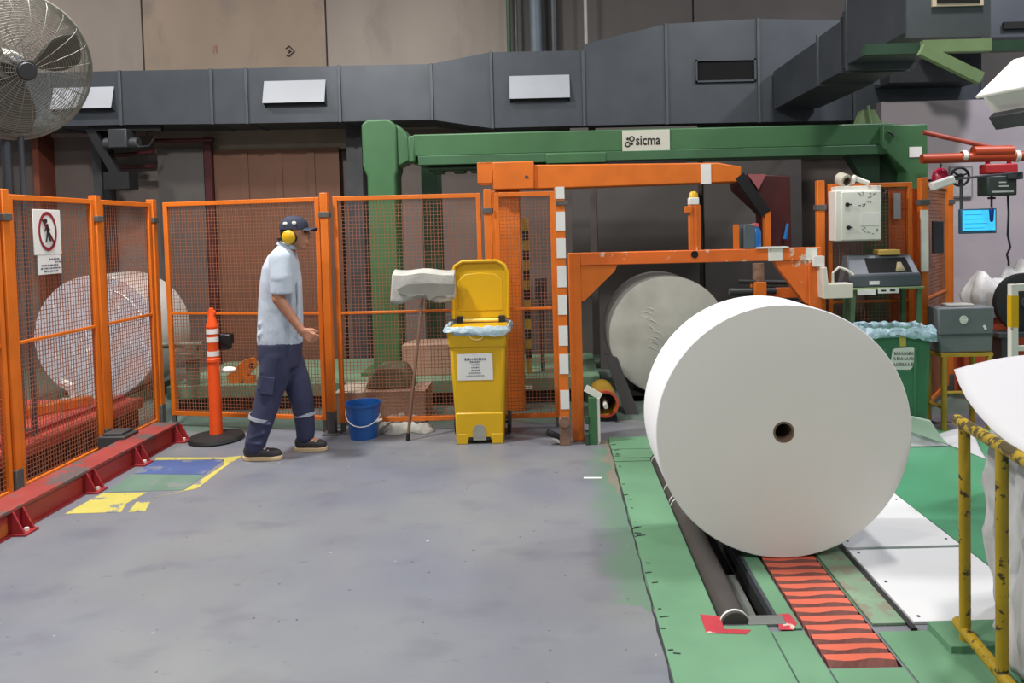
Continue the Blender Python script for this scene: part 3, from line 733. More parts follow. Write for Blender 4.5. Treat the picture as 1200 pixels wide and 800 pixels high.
# ================================================================== GREEN GANTRY + SIGN
GY = 7.5
gt = thing('green_gantry', 'green box-section gantry spanning above the roll handling machine', 'gantry', (P(450, 400, GY).x, GY, .25))
cx0 = P(434, 200, GY).x; cx1 = P(467, 200, GY).x
tz = P(450, 142, GY).z
q = MB(); w = cx1 - cx0
poly = [(cx0, GY - .15, .25), (cx1, GY - .15, .25), (cx1, GY - .15, tz - .55), (cx1 + .02, GY - .15, tz - .5), (cx1 + .02, GY - .15, tz - .06), (cx1 - .06, GY - .15, tz), (cx0 + .02, GY - .15, tz), (cx0 - .04, GY - .15, tz - .05), (cx0 - .04, GY - .15, tz - .45), (cx0, GY - .15, tz - .55)]
q.prism(poly, (0, .3, 0)); q.build('column', GREEN, gt, bevel=.02)
q = MB(); q.span((cx0 - .1, GY - .25, .25), (cx1 + .1, GY + .25, .28)); q.build('base_plate', GREEN, gt)
# elbow from the column to the beam
b0 = P(487, 159, GY); b1 = P(1086, 146, GY)
zt = (P(490, 159, GY).z + P(1080, 146, GY).z) / 2; zb = (P(490, 192, GY).z + P(1030, 179, GY).z) / 2
q = MB()
q.prism([(cx1 + .01, GY - .12, tz - .04), (cx1 + .10, GY - .12, tz - .12), (cx1 + .14, GY - .12, zt - .06), (cx1 + .14, GY - .12, zb + .02), (cx1 + .01, GY - .12, zb - .04)], (0, .24, 0)); q.build('elbow', GREEN, gt, bevel=.02)
q = MB(); q.span((cx1 + .13, GY - .16, zb + .0), (b0.x + .02, GY + .16, zt - .01)); q.build('joint_flange', GREEN, gt, bevel=.02)
q = MB(); q.span((b0.x, GY - .15, zb + .06), (b1.x - .40, GY + .15, zt)); q.build('beam', GREEN, gt, bevel=.012)
q = MB(); q.span((b0.x + .05, GY - .19, zb - .03), (b1.x - .42, GY + .19, zb + .06)); q.build('lower_flange', mat('green_flange_paint', (58, 100, 68), .5), gt, bevel=.006)
q = MB()
for px in (515, 540, 560):
    a = P(px, 196, GY); q.box((a.x, GY - .05, zb - .07), (.12, .12, .08))
q.tube((P(505, 196, GY).x, GY - .1, zb - .06), (P(640, 196, GY).x, GY - .1, zb - .06), .03)
q.build('trolley_gear', GREEN_DK, gt, bevel=.01)
q = MB(); a = P(640, 187, GY - .2); q.span((a.x, GY - .2, a.z - .04), (P(710, 187, GY - .2).x, GY - .05, a.z + .06)); q.build('drive_cover', GREEN, gt, bevel=.008)
q = MB(); q.span((P(645, 190, GY).x, GY - .18, zb - .12), (P(800, 190, GY).x, GY + .1, zb - .03)); q.build('black_housing', BLACKP, gt)  # black box slung below the lower flange
# right end plate and knee
ex0 = P(1034, 160, GY - .2).x; ex1 = P(1086, 160, GY - .2).x; ez = P(1060, 146, GY - .2).z
q = MB(); q.prism([(ex0, GY - .22, ez), (ex1, GY - .22, ez), (ex1, GY - .22, ez - .80), (ex1 - .20, GY - .22, ez - .80), (ex1 - .20, GY - .22, ez - .46), (ex0, GY - .22, ez - .22)], (0, .44, 0)); q.build('end_plate', GREEN, gt, bevel=.01)
q = MB(); q.span((ex1 - .42, GY + .0, 0), (ex1 - .12, GY + .3, ez - .3)); q.build('column', GREEN_DK, gt, bevel=.01)
q = MB(); q.prism([(ex0 - .34, GY - .1, zb + .05), (ex0 + .02, GY - .1, zb + .05), (ex0 + .02, GY - .1, zb - .42), (ex0 - .04, GY - .1, zb - .42)], (0, .16, 0)); q.build('knee_brace', GREEN_DK, gt, bevel=.006)
q = MB(); q.path([(ex0 + .07 + .09 * math.cos(t * PI / 8), GY - .235, ez - .72 + .09 * math.sin(t * PI / 8)) for t in range(9)], .012, 6); q.build('hose_loop', BLACK, gt)
q = MB(); q.path([(ex0 + .03 + .06 * math.cos(t * PI / 8), GY - .235, ez - .13 + .06 * math.sin(t * PI / 8)) for t in range(5)], .010, 6); q.build('hose_loop', BLACK, gt)
q = MB(); a = P(1073, 178, GY - .225); q.box((a.x, GY - .223, a.z), (.12, .006, .10)); q.build('data_plate', WHITE, gt)
q = MB(); a = P(1018, 143, GY - .1); q.prism([(a.x - .12, GY - .1, zt - .01), (a.x + .14, GY - .1, zt - .01), (a.x + .06, GY - .1, zt + .14), (a.x - .06, GY - .1, zt + .14)], (0, .1, 0)); q.tube((a.x + .02, GY - .11, zt), (a.x - .01, GY - .11, zt + .18), .012); q.build('lifting_lug', OLIVE, gt)
# second slim column behind
q = MB(); a = P(497, 300, GY + .5); b = P(518, 300, GY + .5); q.span((a.x, GY + .45, .25), (b.x, GY + .65, zb + .05)); tag(q.build('machine_column', GREEN_DK, bevel=.01), 'slim dark green machine column behind the squeegee', 'column')
# name plate
p0 = P(729, 153, GY - .16); p1 = P(785, 178, GY - .16)
sn = thing('name_plate', 'white name plate with black lettering on the green gantry beam', 'sign', ((p0.x + p1.x) / 2, GY - .155, p1.z))
q = MB(); q.span((p0.x, GY - .168, p1.z), (p1.x, GY - .152, p0.z)); pl = q.build('plate', mat('aged_white_plate', (196, 198, 186), .5, var=.05), sn, bevel=.002)
pw = p1.x - p0.x; ph = p0.z - p1.z; cz = (p0.z + p1.z) / 2
text_mb('sicma', ph * .62, facing((p0.x + pw * .54, GY - .169, cz + ph * .03)), .001, .80).build('lettering', INK, pl)
q = MB()
# thicken the letters: small ring logo of two dots and two rings
def ring_(x, z, r, hole):
    M_ = facing((x, GY - .1695, z))
    if hole: q.lathe([(r * .55, 0), (r, 0), (r, .002), (r * .55, .002)], 16, M_, closed=True, smooth=False)
    else: q.lathe([(.0005, .002), (r, .002), (r, 0), (.0005, 0)], 12, M_, smooth=False)
ring_(p0.x + pw * .20, cz + ph * .12, ph * .13, True); ring_(p0.x + pw * .11, cz - ph * .12, ph * .13, True)
ring_(p0.x + pw * .11, cz + ph * .12, ph * .06, False); ring_(p0.x + pw * .20, cz - ph * .10, ph * .06, False)
q.build('logo', INK, pl)

# ================================================================== ORANGE LIFTING ARM behind the fence
AY = 6.75
la = thing('orange_lifting_arm', 'heavy orange lifting arm under the green gantry', 'machine arm', (P(585, 400, AY).x, AY, 0))
a = P(625, 195, AY); b = P(862, 222, AY)
zt_ = P(640, 194, AY).z; zb_ = P(640, 222, AY).z
q = MB(); q.prism([(P(620, 0, AY).x, AY - .12, zt_), (P(835, 0, AY).x, AY - .12, zt_ - .02), (P(862, 0, AY).x, AY - .12, zt_ - .06), (P(862, 0, AY).x, AY - .12, zb_ + .02), (P(620, 0, AY).x, AY - .12, zb_)], (0, .24, 0)); q.build('arm_beam', ORANGE, la, bevel=.01)
q = MB(); a = P(577, 190, AY - .14); b = P(626, 221, AY - .14); q.span((a.x, AY - .15, b.z), (b.x, AY + .16, a.z)); sl_ = q.build('sleeve', ORANGE, la, bevel=.008)
q = MB(); q.tube((P(617, 207, AY - .15).x, AY - .156, P(617, 207, AY - .15).z), (P(617, 207, AY - .15).x, AY - .14, P(617, 207, AY - .15).z), .014, n=6); q.build('bolt', STEEL_DK, sl_)
q = MB(); x = P(561, 195, AY).x; x2 = P(578, 195, AY).x
for (c0, c1) in (((x, AY - .15, zb_ + .06), (x2, AY - .13, zt_ + .03)), ((x, AY + .13, zb_ + .06), (x2, AY + .15, zt_ + .03)), ((x, AY - .15, zt_ + .01), (x2, AY + .15, zt_ + .03))): q.span(c0, c1)
q.build('clevis', ORANGE, la, bevel=.004)
q = MB(); q.span((P(566, 0, AY + .1).x, AY - .02, 0), (P(603, 0, AY + .1).x, AY + .2, zb_)); q.build('mast', ORANGE, la, bevel=.01)
q = MB(); q.span((P(818, 0, AY - .13).x, AY - .128, zb_ + .01), (P(830, 0, AY - .13).x, AY - .118, zt_ - .03)); q.build('white_tape', WHITE, la)
# ---- dark maroon gripper head right of the arm
gh = thing('gripper_head', 'dark maroon gripper head hanging at the end of the orange arm', 'machine head', (P(900, 300, AY).x, AY + .1, P(900, 318, AY).z))
q = MB(); q.prism([P(862, 203, AY - .05), P(926, 206, AY - .05), P(928, 292, AY - .05), P(898, 292, AY - .05), P(896, 250, AY - .05), P(866, 222, AY - .05)], (0, .3, 0)); q.build('housing', MAROON, gh, bevel=.01)
q = MB(); q.bar(P(866, 206, AY - .1), P(897, 250, AY - .1), .05, .09); q.build('diagonal_arm', BLACKP, gh)
q = MB(); q.prism([P(876, 204, AY - .11), P(898, 204, AY - .11), P(889, 222, AY - .11)], (0, .03, 0)); q.build('gusset', mat('dusty_pink_paint', (150, 84, 90), .6), gh)
q = MB(); q.span((P(892, 0, AY - .1).x, AY - .12, P(892, 292, AY - .1).z), (P(899, 0, AY - .1).x, AY - .05, P(892, 248, AY - .1).z)); q.build('guide', ORANGE, gh)
q = MB(); q.tube(P(920, 280, AY - .12), P(923, 262, AY - .12), .018, .012); q.build('air_bottle', BLUEGL, gh)
# small control unit with blue canister sitting on the portal beam
PY = 5.8
cu = thing('control_unit', 'small grey unit with a blue canister on the portal beam', 'control unit', P(872, 290, PY + .02))
zb0 = P(800, 293, PY).z
zc = P(872, 291.5, PY).z
q = MB(); q.span((P(866, 0, PY).x, PY - .05, zc), (P(879, 0, PY).x, PY + .1, P(866, 263, PY).z)); q.build('case', mat('slate_case', (84, 96, 104), .4), cu, bevel=.006)
q = MB(); c = P(885, 291, PY); q.lathe([(.0, 0), (.042, 0), (.046, .03), (.046, .13), (.03, .165), (.012, .172), (.0, .172)], 20, Matrix.Translation((c.x, PY, zc))); q.build('canister', BLUEGL, cu)
q = MB(); q.lathe([(.0, 0), (.032, 0), (.03, .025), (.0, .03)], 16, Matrix.Translation((c.x, PY, zc + .168))); q.build('cap', mat('pink_cap', (190, 90, 90), .5), cu)
q = MB(); q.span((P(856, 0, PY).x, PY - .03, zc), (P(861, 0, PY).x, PY + .03, P(858, 263, PY).z)); q.build('side_bracket', ORANGE, cu)

# ================================================================== ORANGE PORTAL FRAME
pf = thing('orange_portal_frame', 'orange portal frame with triangular gussets around the roll track', 'frame', (P(675, 512, PY).x, PY, 0))
lx0 = P(668, 400, PY).x; lx1 = P(682, 400, PY).x; rx0 = P(946, 400, PY).x; rx1 = P(961, 400, PY).x
bz1 = (P(690, 296, PY).z + P(930, 290, PY).z) / 2; bz0 = (P(690, 311, PY).z + P(930, 304, PY).z) / 2
q = MB(); q.span((lx0, PY - .05, 0), (lx1, PY + .05, bz1)); q.build('leg', ORANGE, pf, bevel=.005)
q = MB(); q.span((rx0, PY - .05, 0), (rx1, PY + .05, bz1)); q.build('leg', ORANGE_WORN, pf, bevel=.005)
q = MB(); q.span((lx1, PY - .05, bz0), (rx0, PY + .05, bz1)); cb = q.build('crossbeam', ORANGE_WORN, pf, bevel=.005)
gx = P(723, 311, PY).x
q = MB(); q.prism([(lx1, PY - .04, bz0), (gx, PY - .04, bz0), (gx - .02, PY - .04, bz0 - .05), (lx1 + .03, PY - .04, bz0 - .27), (lx1, PY - .04, bz0 - .28)], (0, .08, 0)); q.build('gusset', ORANGE, pf, bevel=.003)
gx = P(906, 304, PY).x
q = MB(); q.prism([(rx0, PY - .04, bz0), (gx, PY - .04, bz0), (gx + .02, PY - .04, bz0 - .05), (rx0 - .03, PY - .04, bz0 - .33), (rx0, PY - .04, bz0 - .34)], (0, .08, 0)); q.build('gusset', ORANGE_WORN, pf, bevel=.003)
q = MB(); c = P(814, 298, PY - .05); q.lathe([(.0, 0), (.028, 0), (.028, .002), (.0, .002)], 18, facing((c.x, PY - .052, c.z)), smooth=False); q.build('pin_hole', HOLE, cb)
for (p, w_) in ((894, .11), (938, .09)):
    q = MB(); q.span((P(p, 0, PY).x, PY - .052, bz0), (P(p, 0, PY).x + w_, PY - .049, bz1)); q.build('white_tape', WHITE_WORN, cb)
q = MB(); q.span((P(880, 0, PY).x, PY - .06, bz1), (P(918, 0, PY).x, PY + .06, bz1 + .012)); q.build('shelf_plate', WHITE, cb)
# upright with yellow-capped lamp on the crossbeam
ux0 = P(807, 250, PY).x; ux1 = P(820, 250, PY).x; uz = P(813, 240, PY).z
up_ = thing('warning_lamp_post', 'short orange post with a yellow lamp on the portal crossbeam', 'lamp post', ((ux0 + ux1) / 2, PY, bz1))
q = MB(); q.span((ux0, PY - .035, bz1), (ux1, PY + .035, uz)); q.span((ux0 - .03, PY - .045, uz - .06), (ux0 + .02, PY + .03, uz - .01)); q.build('post', ORANGE, up_, bevel=.004)
q = MB(); q.span((ux0 + .035, PY - .045, bz1), (ux0 + .055, PY - .035, uz)); q.build('rib', ORANGE_WORN, up_)
q = MB(); q.span((ux0 + .0, PY - .04, uz), (ux1 - .01, PY + .04, uz + .055)); q.build('lamp_base', WHITE, up_, bevel=.006)
q = MB(); q.lathe([(.0, .05), (.02, .047), (.034, .03), (.036, 0), (.0, 0)], 18, Matrix.Translation(((ux0 + ux1) / 2 - .004, PY, uz + .055))); q.build('lens', YELLOW, up_)
# striped pole standing at the fence gap
SY = 5.67
sp = thing('striped_pole', 'orange pole with white stripes on a rusty pivot foot', 'pole', (P(658, 500, SY).x, SY, 0))
x0 = P(652.5, 350, SY).x; x1 = P(664, 350, SY).x; q = MB(); zt_ = P(658, 220, SY).z
q.span((x0, SY - .035, .20), (x1, SY + .035, zt_)); po = q.build('pole', ORANGE, sp, bevel=.004)
for (a, b) in ((219, 233), (248, 270), (279, 302), (311, 336), (345, 368), (381, 404), (414, 437), (456, 478)):
    q = MB(); q.span((x0 + .008, SY - .0385, P(658, b, SY).z), (x1 + .0015, SY - .02, P(658, a, SY).z)); q.build('white_stripe', WHITE, po)
q = MB(); z_ = P(660, 238, SY).z; q.span((x0 + .01, SY - .045, z_ - .016), (x1 + .025, SY + .045, z_ + .016)); q.build('clamp_band', GREY_FOOT, sp, bevel=.003)
q = MB(); q.span((x0 - .004, SY - .042, 0), (x1 + .004, SY + .042, .21)); q.tube(((x0 + x1) / 2, SY - .052, .18), ((x0 + x1) / 2, SY + .052, .18), .045, n=16); q.build('pivot_foot', RUST, sp, bevel=.004)
q = MB(); q.tube((x0 - .10, SY - .02, .10), (x0 + .01, SY, .05), .026, .022); q.build('pedal', BLACK, sp)
q = MB(); q.bar((x0 - .06, SY - .01, .06), (x0 + .01, SY - .01, .012), .02, .02); q.build('pedal_link', WHITE_WORN, sp)

# green bracket + ring drum by the portal leg
gb = thing('green_stop_bracket', 'green steel stop bracket on floor beside the portal leg', 'bracket', G(690, 520))
bx0 = P(690, 500, 5.68).x; bx1 = P(700, 500, 5.68).x
q = MB(); q.span((bx0, 5.63, 0), (bx1, 5.73, .36)); q.build('upright', GREEN, gb, bevel=.004)
q = MB(); q.span((lx1 + .004, 5.62, 0), (bx0, 5.72, .09)); q.span((lx1 + .004, 5.62, .16), (bx0, 5.64, .22)); q.build('foot', GREEN_DK, gb, bevel=.004)
q = MB(); q.bar((bx0 - .02, 5.66, .43), (bx1 + .03, 5.66, .36), .02, .05); q.span((bx1, 5.64, .0), (bx1 + .02, 5.66, .35)); q.build('pale_pad', WHITE_WORN, gb)
dm = thing('ring_drum', 'yellow and orange ringed drum on its side beside the roll track', 'drum', (P(709, 490, 6.35).x, 6.35, 0))
c = P(709, 467, 6.3); R_ = .115
M_ = Matrix.Translation((c.x, 6.28, R_ + .035)) @ Matrix.Rotation(-PI / 2, 4, 'X')
q = MB(); q.lathe([(R_ * .82, 0), (R_, 0), (R_, .05), (R_ * .82, .05)], 32, M_, closed=True); q.build('rim', mat('red_orange_rim', (196, 82, 48), .5), dm)
q = MB(); q.lathe([(R_ * .8, .02), (R_ * .97, .05), (R_ * .97, .5), (R_ * .8, .5)], 32, M_, closed=True); q.build('shell', YELLOW_P, dm)
q = MB(); q.lathe([(.0, .2), (R_ * .8, .2), (R_ * .8, .22), (.0, .22)], 32, M_); q.build('inner_disc', BLACK, dm)
q = MB(); q.span((c.x - .1, 6.3, 0), (c.x + .1, 6.7, .04)); q.build('stand', BLACK, dm)
q = MB(); q.tube((c.x, 6.2, R_ + .035), (c.x, 6.5, R_ + .035), .02); q.build('axle', WHITE_WORN, dm)
# dark chute beside it
q = MB(); q.prism([P(734, 488, 6.5), P(750, 488, 6.5), P(724, 420, 6.84), P(708, 415, 6.84)], (0, .08, 0)); t_ = q.build('dark_chute', BLACK); tag(t_, 'dark sloping steel chute between drum and wrapped roll', 'chute')
# green low machine bed with equipment (left of portal, behind fence)
pb = thing('green_machine_bed', 'low green machine bed running behind the guard fence', 'machine bed', (-1.5, 7.4, 0))
q = MB(); q.span((-3.62, 6.98, .13), (.45, 8.3, .25)); q.build('deck', mat('pale_green_bed', (104, 132, 108), .55, var=.12), pb, bevel=.006)
q = MB(); q.span((-3.55, 7.06, 0), (.4, 8.25, .13)); q.build('under_bed_block', BLACK, pb)  # black block drawn for the dark shaded gap under the deck
for x in (-3.2, -2.3, -1.4, -.5, .35):
    q = MB(); q.span((x - .04, 6.99, 0), (x + .04, 7.06, .13)); q.build('foot', GREEN_DK, pb)
q = MB(); q.span((P(600, 0, 6.88).x, 6.965, .145), (P(612, 0, 6.88).x, 6.98, .175)); q.build('label_plate', WHITE, pb)
# cartons and covered lump behind the squeegee
ct = thing('carton', 'wide brown carton behind fence next to the blue bucket', 'carton', (-1.48, 6.62, 0))
x0 = P(396, 480, 6.5).x; x1 = P(500, 480, 6.5).x
q = MB(); q.span((x0, 6.42, 0), (x1, 6.82, .27)); q.build('body', CARD, ct, bevel=.004)
q = MB(); q.span((x0 - .004, 6.416, .262), (x0 + .24, 6.824, .275)); q.build('flap', mat('pale_card', (186, 172, 156), .85), ct)
q = MB(); q.span((x0 + .25, 6.416, .264), (x1 + .004, 6.824, .274)); q.build('flap', CARD, ct)
q = MB(); a = P(430, 455, 6.6).x; b = P(486, 455, 6.6).x
q.prism([(a, 6.5, .276), (b, 6.5, .276), (b - .06, 6.5, .44), (b - .10, 6.5, .48), (a + .12, 6.5, .48), (a + .06, 6.5, .42)], (0, .28, 0)); tag(q.build('covered_lump', mat('olive_cover', (92, 90, 70), .9, var=.2), bevel=.03), 'olive brown covered bundle sitting on the wide carton', 'bundle')
q = MB(); a = P(474, 430, 7.3); b = P(532, 430, 7.3); q.span((a.x, 7.2, .25), (b.x, 7.6, P(500, 402, 7.3).z)); o = q.build('carton', CARD, bevel=.004); tag(o, 'small pinkish carton on the green machine bed', 'carton')
# grey-green machine block + orange lever arm behind the delineator
ml = thing('lever_arm', 'orange lever arm with a round eye behind the delineator post', 'machine arm', (P(290, 470, 7.0).x, 7.0, .25))
A_ = [P(271, 461, 7.05), P(266, 440, 7.05), P(285, 422, 7.05), P(296, 419, 7.05), P(300, 428, 7.05), P(294, 436, 7.05), P(282, 447, 7.05), P(277, 461, 7.05)]
q = MB(); q.prism(A_, (0, .06, 0)); q.build('arm', ORANGE, ml, bevel=.004)
c = P(294, 428, 7.04); q = MB(); q.lathe([(.0, 0), (.022, 0), (.022, .003), (.0, .003)], 16, facing((c.x, 7.045, c.z)), smooth=False); q.build('eye', BLACK, ml)
q = MB(); q.span((P(268, 0, 7.05).x, 7.04, .25), (P(279, 0, 7.05).x, 7.12, .32)); q.build('mount', ORANGE, ml)
q = MB(); a = P(226, 440, 7.05); q.tube((a.x, 7.05, .25), (a.x, 7.05, .62), .06, n=14); q.tube((a.x, 7.05, .5), (a.x, 7.05, .56), .11, n=18); q.tube((a.x - .3, 7.05, .63), (a.x + .1, 7.05, .63), .03); tag(q.build('valve_stand', mat('grey_green_metal', (98, 110, 96), .5)), 'grey green valve pillar beside the stretch wrapped roll', 'valve')
# red machine bed beyond the left fence
rb = thing('red_machine_bed', 'faded red machine bed beyond the signed guard fence', 'machine bed', (-4.2, 5.4, 0))
q = MB(); q.span((-4.9, 3.6, .0), (-3.62, 6.5, .16)); q.build('under_bed_block', MAROON, rb)
q = MB(); q.span((-4.9, 3.6, .16), (-3.60, 6.55, .25)); q.build('top', REDBED, rb, bevel=.01)
q = MB(); q.bar((-3.75, 3.7, .27), (-3.75, 6.5, .27), .06, .04); q.build('rail', RED, rb)
q = MB(); q.bar((-4.4, 5.6, .29), (-3.9, 6.3, .29), .10, .08); q.build('orange_arm', ORANGE, rb, bevel=.01)
q = MB(); a = P(80, 463, 6.6); q.path([a + Vector((-.05, 0, .12)), a + Vector((.03, 0, .08)), a + Vector((.05, 0, -.05)), (a.x + .05, 6.45, .25)], .035, 8); q.build('white_hose', WHITE, rb)
# clamp mechanism right of the wrapped roll
cm = thing('clamp_mechanism', 'dark clamp mechanism with orange blocks behind the portal gusset', 'mechanism', (P(895, 380, 6.4).x, 6.45, 0))
q = MB(); q.span((P(862, 0, 6.4).x, 6.3, 0), (P(945, 0, 6.4).x, 6.7, P(900, 352, 6.4).z)); q.build('base_block', BLACKP, cm, bevel=.01)
z_ = P(900, 352, 6.4).z
q = MB(); q.span((P(878, 0, 6.4).x, 6.35, z_), (P(892, 0, 6.4).x, 6.5, P(900, 330, 6.4).z)); q.build('orange_block', ORANGE, cm, bevel=.006)
q = MB(); q.tube((P(850, 0, 6.4).x, 6.42, z_ + .08), (P(905, 0, 6.4).x, 6.42, z_ + .08), .035); q.build('cylinder', STEEL_DK, cm)
q = MB(); q.tube((P(885, 0, 6.4).x, 6.42, z_), (P(885, 0, 6.4).x, 6.42, z_ + .32), .05); q.build('vertical_ram', RUST, cm)
q = MB(); q.span((P(895, 0, 6.4).x, 6.4, z_ + .02), (P(932, 0, 6.4).x, 6.5, z_ + .10)); q.build('cross_arm', ORANGE_WORN, cm)
q = MB(); q.tube((P(860, 0, 6.4).x, 6.4, z_ + .17), (P(925, 0, 6.4).x, 6.4, z_ + .15), .02); q.build('tie_rod', BLACK, cm)
hz = thing('hazard_pole', 'yellow and black hazard striped pole behind the narrow fence panel', 'pole', (P(618, 420, 7.2).x, 7.2, .25))
q = MB(); hx = P(618, 350, 7.2).x; q.tube((hx, 7.2, .25), (hx, 7.2, 1.75), .03, n=12); hp_ = q.build('pole', YELLOW_P, hz)
for k in range(7):
    q = MB(); q.lathe([(.0305, 0), (.032, 0), (.032, .09), (.0305, .09)], 16, Matrix.Translation((hx, 7.2, .40 + k * .19)), closed=True); q.build('black_band', BLACK, hp_)
jb = thing('junction_box', 'small grey junction box beside the hazard striped pole', 'box', P(634, 352, 7.3))
a = P(627, 326, 7.3); b = P(641, 350, 7.3)
q = MB(); q.span((a.x, 7.25, b.z), (b.x, 7.4, a.z)); q.build('case', GREY_PL, jb, bevel=.006)
q = MB(); q.tube(((a.x + b.x) / 2, 7.33, .25), ((a.x + b.x) / 2, 7.33, b.z), .02); q.build('stem', STEEL_DK, jb)
q = MB(); q.span((a.x + .015, 7.244, b.z + .02), (b.x - .015, 7.251, a.z - .05)); q.build('cover', STEEL, jb)

# ================================================================== YELLOW WHEELIE BIN (lid open)
yb = thing('wheelie_bin', 'yellow wheeled bin with open lid and printed notice', 'bin', G(563, 516))
B = G(563, 518.5); bx, by = B.x, 5.905
def tapered(q, w0, d0, w1, d1, z0, z1, cx, cy, mi=0):
    vs = [(cx + sx * w / 2, cy + sy * d / 2, z) for (w, d, z) in ((w0, d0, z0), (w1, d1, z1)) for sx, sy in ((-1, -1), (1, -1), (1, 1), (-1, 1))]
    q.add(vs, [(3, 2, 1, 0), (4, 5, 6, 7), (0, 1, 5, 4), (1, 2, 6, 5), (2, 3, 7, 6), (3, 0, 4, 7)], mi)
q = MB(); tapered(q, .365, .33, .43, .38, .055, .80, bx, by); q.build('body', YELLOW, yb, bevel=.025)
q = MB(); tapered(q, .44, .39, .455, .41, .74, .895, bx, by); rim = q.build('collar', YELLOW, yb, bevel=.02)
q = MB(); fy = by - .173
q.span((bx - .185, fy - .006, .03), (bx + .185, fy + .1, .245)); q.build('base_skirt', YELLOW, yb, bevel=.012)
for s in (-1, 1):
    q = MB(); q.span((bx + s * .135 - .045, fy - .008, 0), (bx + s * .135 + .045, fy + .1, .08)); q.build('foot', YELLOW, yb, bevel=.006)
q = MB(); q.lathe([(.0, 0), (.052, 0), (.052, .004), (.0, .004)], 24, facing((bx, fy - .0065, .10)), smooth=False); q.span((bx - .05, fy - .0095, .03), (bx + .05, fy - .006, .1)); q.build('foot_recess', mat('bin_recess_grey', (150, 150, 140), .7), yb)
q = MB(); q.span((bx - .085, fy - .008, .03), (bx + .085, fy - .005, .055)); q.build('dark_slot', BLACK, yb)  # thin black strip low on the front skirt
for s in (-1, 1):
    q = MB(); q.tube((bx + s * .20, by + .12, .09), (bx + s * .225, by + .12, .09), .09, n=28); wh = q.build('wheel', BLACK, yb, bevel=.006)
q = MB(); q.tube((bx - .2, by + .12, .09), (bx + .2, by + .12, .09), .012); q.build('axle', STEEL_DK, yb)
q = MB(); q.path([(bx - .05 + .05 * (1 - math.cos(t * PI / 8)), by - .207, .84 - .03 * math.sin(t * PI / 8)) for t in range(9)], .005, 6); q.build('front_grip', mat('pale_yellow', (240, 214, 120), .4), rim)
# lid swung open, standing up at the back
lz0 = .93; yl = by + .185
lw0, lw1 = .44, .40; lh = .46
q = MB(); n_ = 12
out = []
for i in range(n_ + 1):
    t = PI * i / n_ ; 
prof = [(-.22, 0), (-.225, .36), (-.20, .43), (-.14, .465), (-.03, .468), (0, .478), (.03, .468), (.14, .465), (.20, .43), (.225, .36), (.22, 0)]
q.prism([(bx + x, yl + .02 * z, lz0 + z) for x, z in prof], (0, .018, 0)); ld = q.build('lid', YELLOW, yb, bevel=.006)
q = MB(); pr_ = [(-.222, 0), (-.227, .36), (-.20, .43), (-.14, .465), (.14, .465), (.20, .43), (.227, .36), (.222, 0)]
q.path([(bx + x, yl - .015 + .02 * z, lz0 + z) for x, z in pr_], .014, 8); q.build('lid_rim', YELLOW, ld)
q = MB(); inn = [(-.18, .06), (-.185, .30), (-.12, .36), (.0, .37), (.12, .36), (.185, .30), (.18, .06)]
q.prism([(bx + x, yl - .004 + .02 * z, lz0 + z) for x, z in inn], (0, .01, 0)); q.build('lid_panel', YELLOW, ld, bevel=.004)
q = MB(); q.tube((bx - .19, by + .17, .915), (bx + .19, by + .17, .915), .014); q.build('hinge_bar', mat('pale_yellow', (0, 0, 0)), yb)
for s in (-1, 1):
    q = MB(); q.span((bx + s * .17 - .025, by + .15, .88), (bx + s * .17 + .025, by + .195, .95)); q.build('hinge', BLACK, yb, bevel=.004)
# clear liner rolled over the rim
def rimbag(cx, cy, w, d, z, drop, m, nm, par, seed, amp=.012):
    rnd = random.Random(seed); q = MB(); N_ = 64; rows = [(0.0, -.05), (.004, .012), (.016, .018), (.026, 0.0), (.03, -drop * .5), (.026, -drop)]
    vs = []
    for k, (off, dz) in enumerate(rows):
        for j in range(N_):
            a = 2 * PI * j / N_; ca, sa = math.cos(a), math.sin(a); p = 8.0
            rr = (abs(ca) ** p + abs(sa) ** p) ** (-1 / p)
            jj = amp * (rnd.random() - .4) if k > 0 else 0
            vs.append((cx + ca * rr * (w / 2 + off + jj), cy + sa * rr * (d / 2 + off + jj), z + dz + (amp * 1.5 * (rnd.random() - .5) if k else 0) + (drop * .5 * math.sin(3 * a + seed) if k == len(rows) - 1 else 0)))
    n = N_
    q.add(vs, [(i * n + j, i * n + (j + 1) % n, (i + 1) * n + (j + 1) % n, (i + 1) * n + j) for i in range(len(rows) - 1) for j in range(n)], 0, True)
    return q.build(nm, m, par, solid=.0015)
rimbag(bx, by, .455, .41, .895, .035, CLEARBAG, 'bin_liner', yb, 2)
# printed notice
nz0 = P(560, 444, B.y).z; nz1 = P(560, 413, B.y).z; nx0 = P(536.5, 430, B.y).x; nx1 = P(578, 430, B.y).x
ny = by - .180
q = MB(); q.prism([(nx0, ny - .016, nz1), (nx1, ny - .016, nz1 + .004), (nx1, ny - .001, nz0), (nx0, ny - .001, nz0)], (0, -.002, 0)); nt_ = q.build('notice', WHITE, yb)
q = MB(); q2 = MB()
H_ = nz1 - nz0
for i, (w_, h_) in enumerate(((.56, .020), (.26, .014), (.2, .010), (.2, .010), (.2, .010), (.34, .009), (.5, .008))):
    z = nz1 - H_ * (.2 + .105 * i); tot = w_ * (nx1 - nx0); x = (nx0 + nx1) / 2 - tot / 2; yy = ny - .0185 + .015 * ((nz1 - z) / H_)
    xe = x + tot
    while x < xe:
        ww = random.uniform(.006, .012); q.box((x + ww / 2, yy, z), (ww, .0015, h_ * random.uniform(.6, 1))); x += ww + .004
q.build('lettering', INK_GREY, nt_)

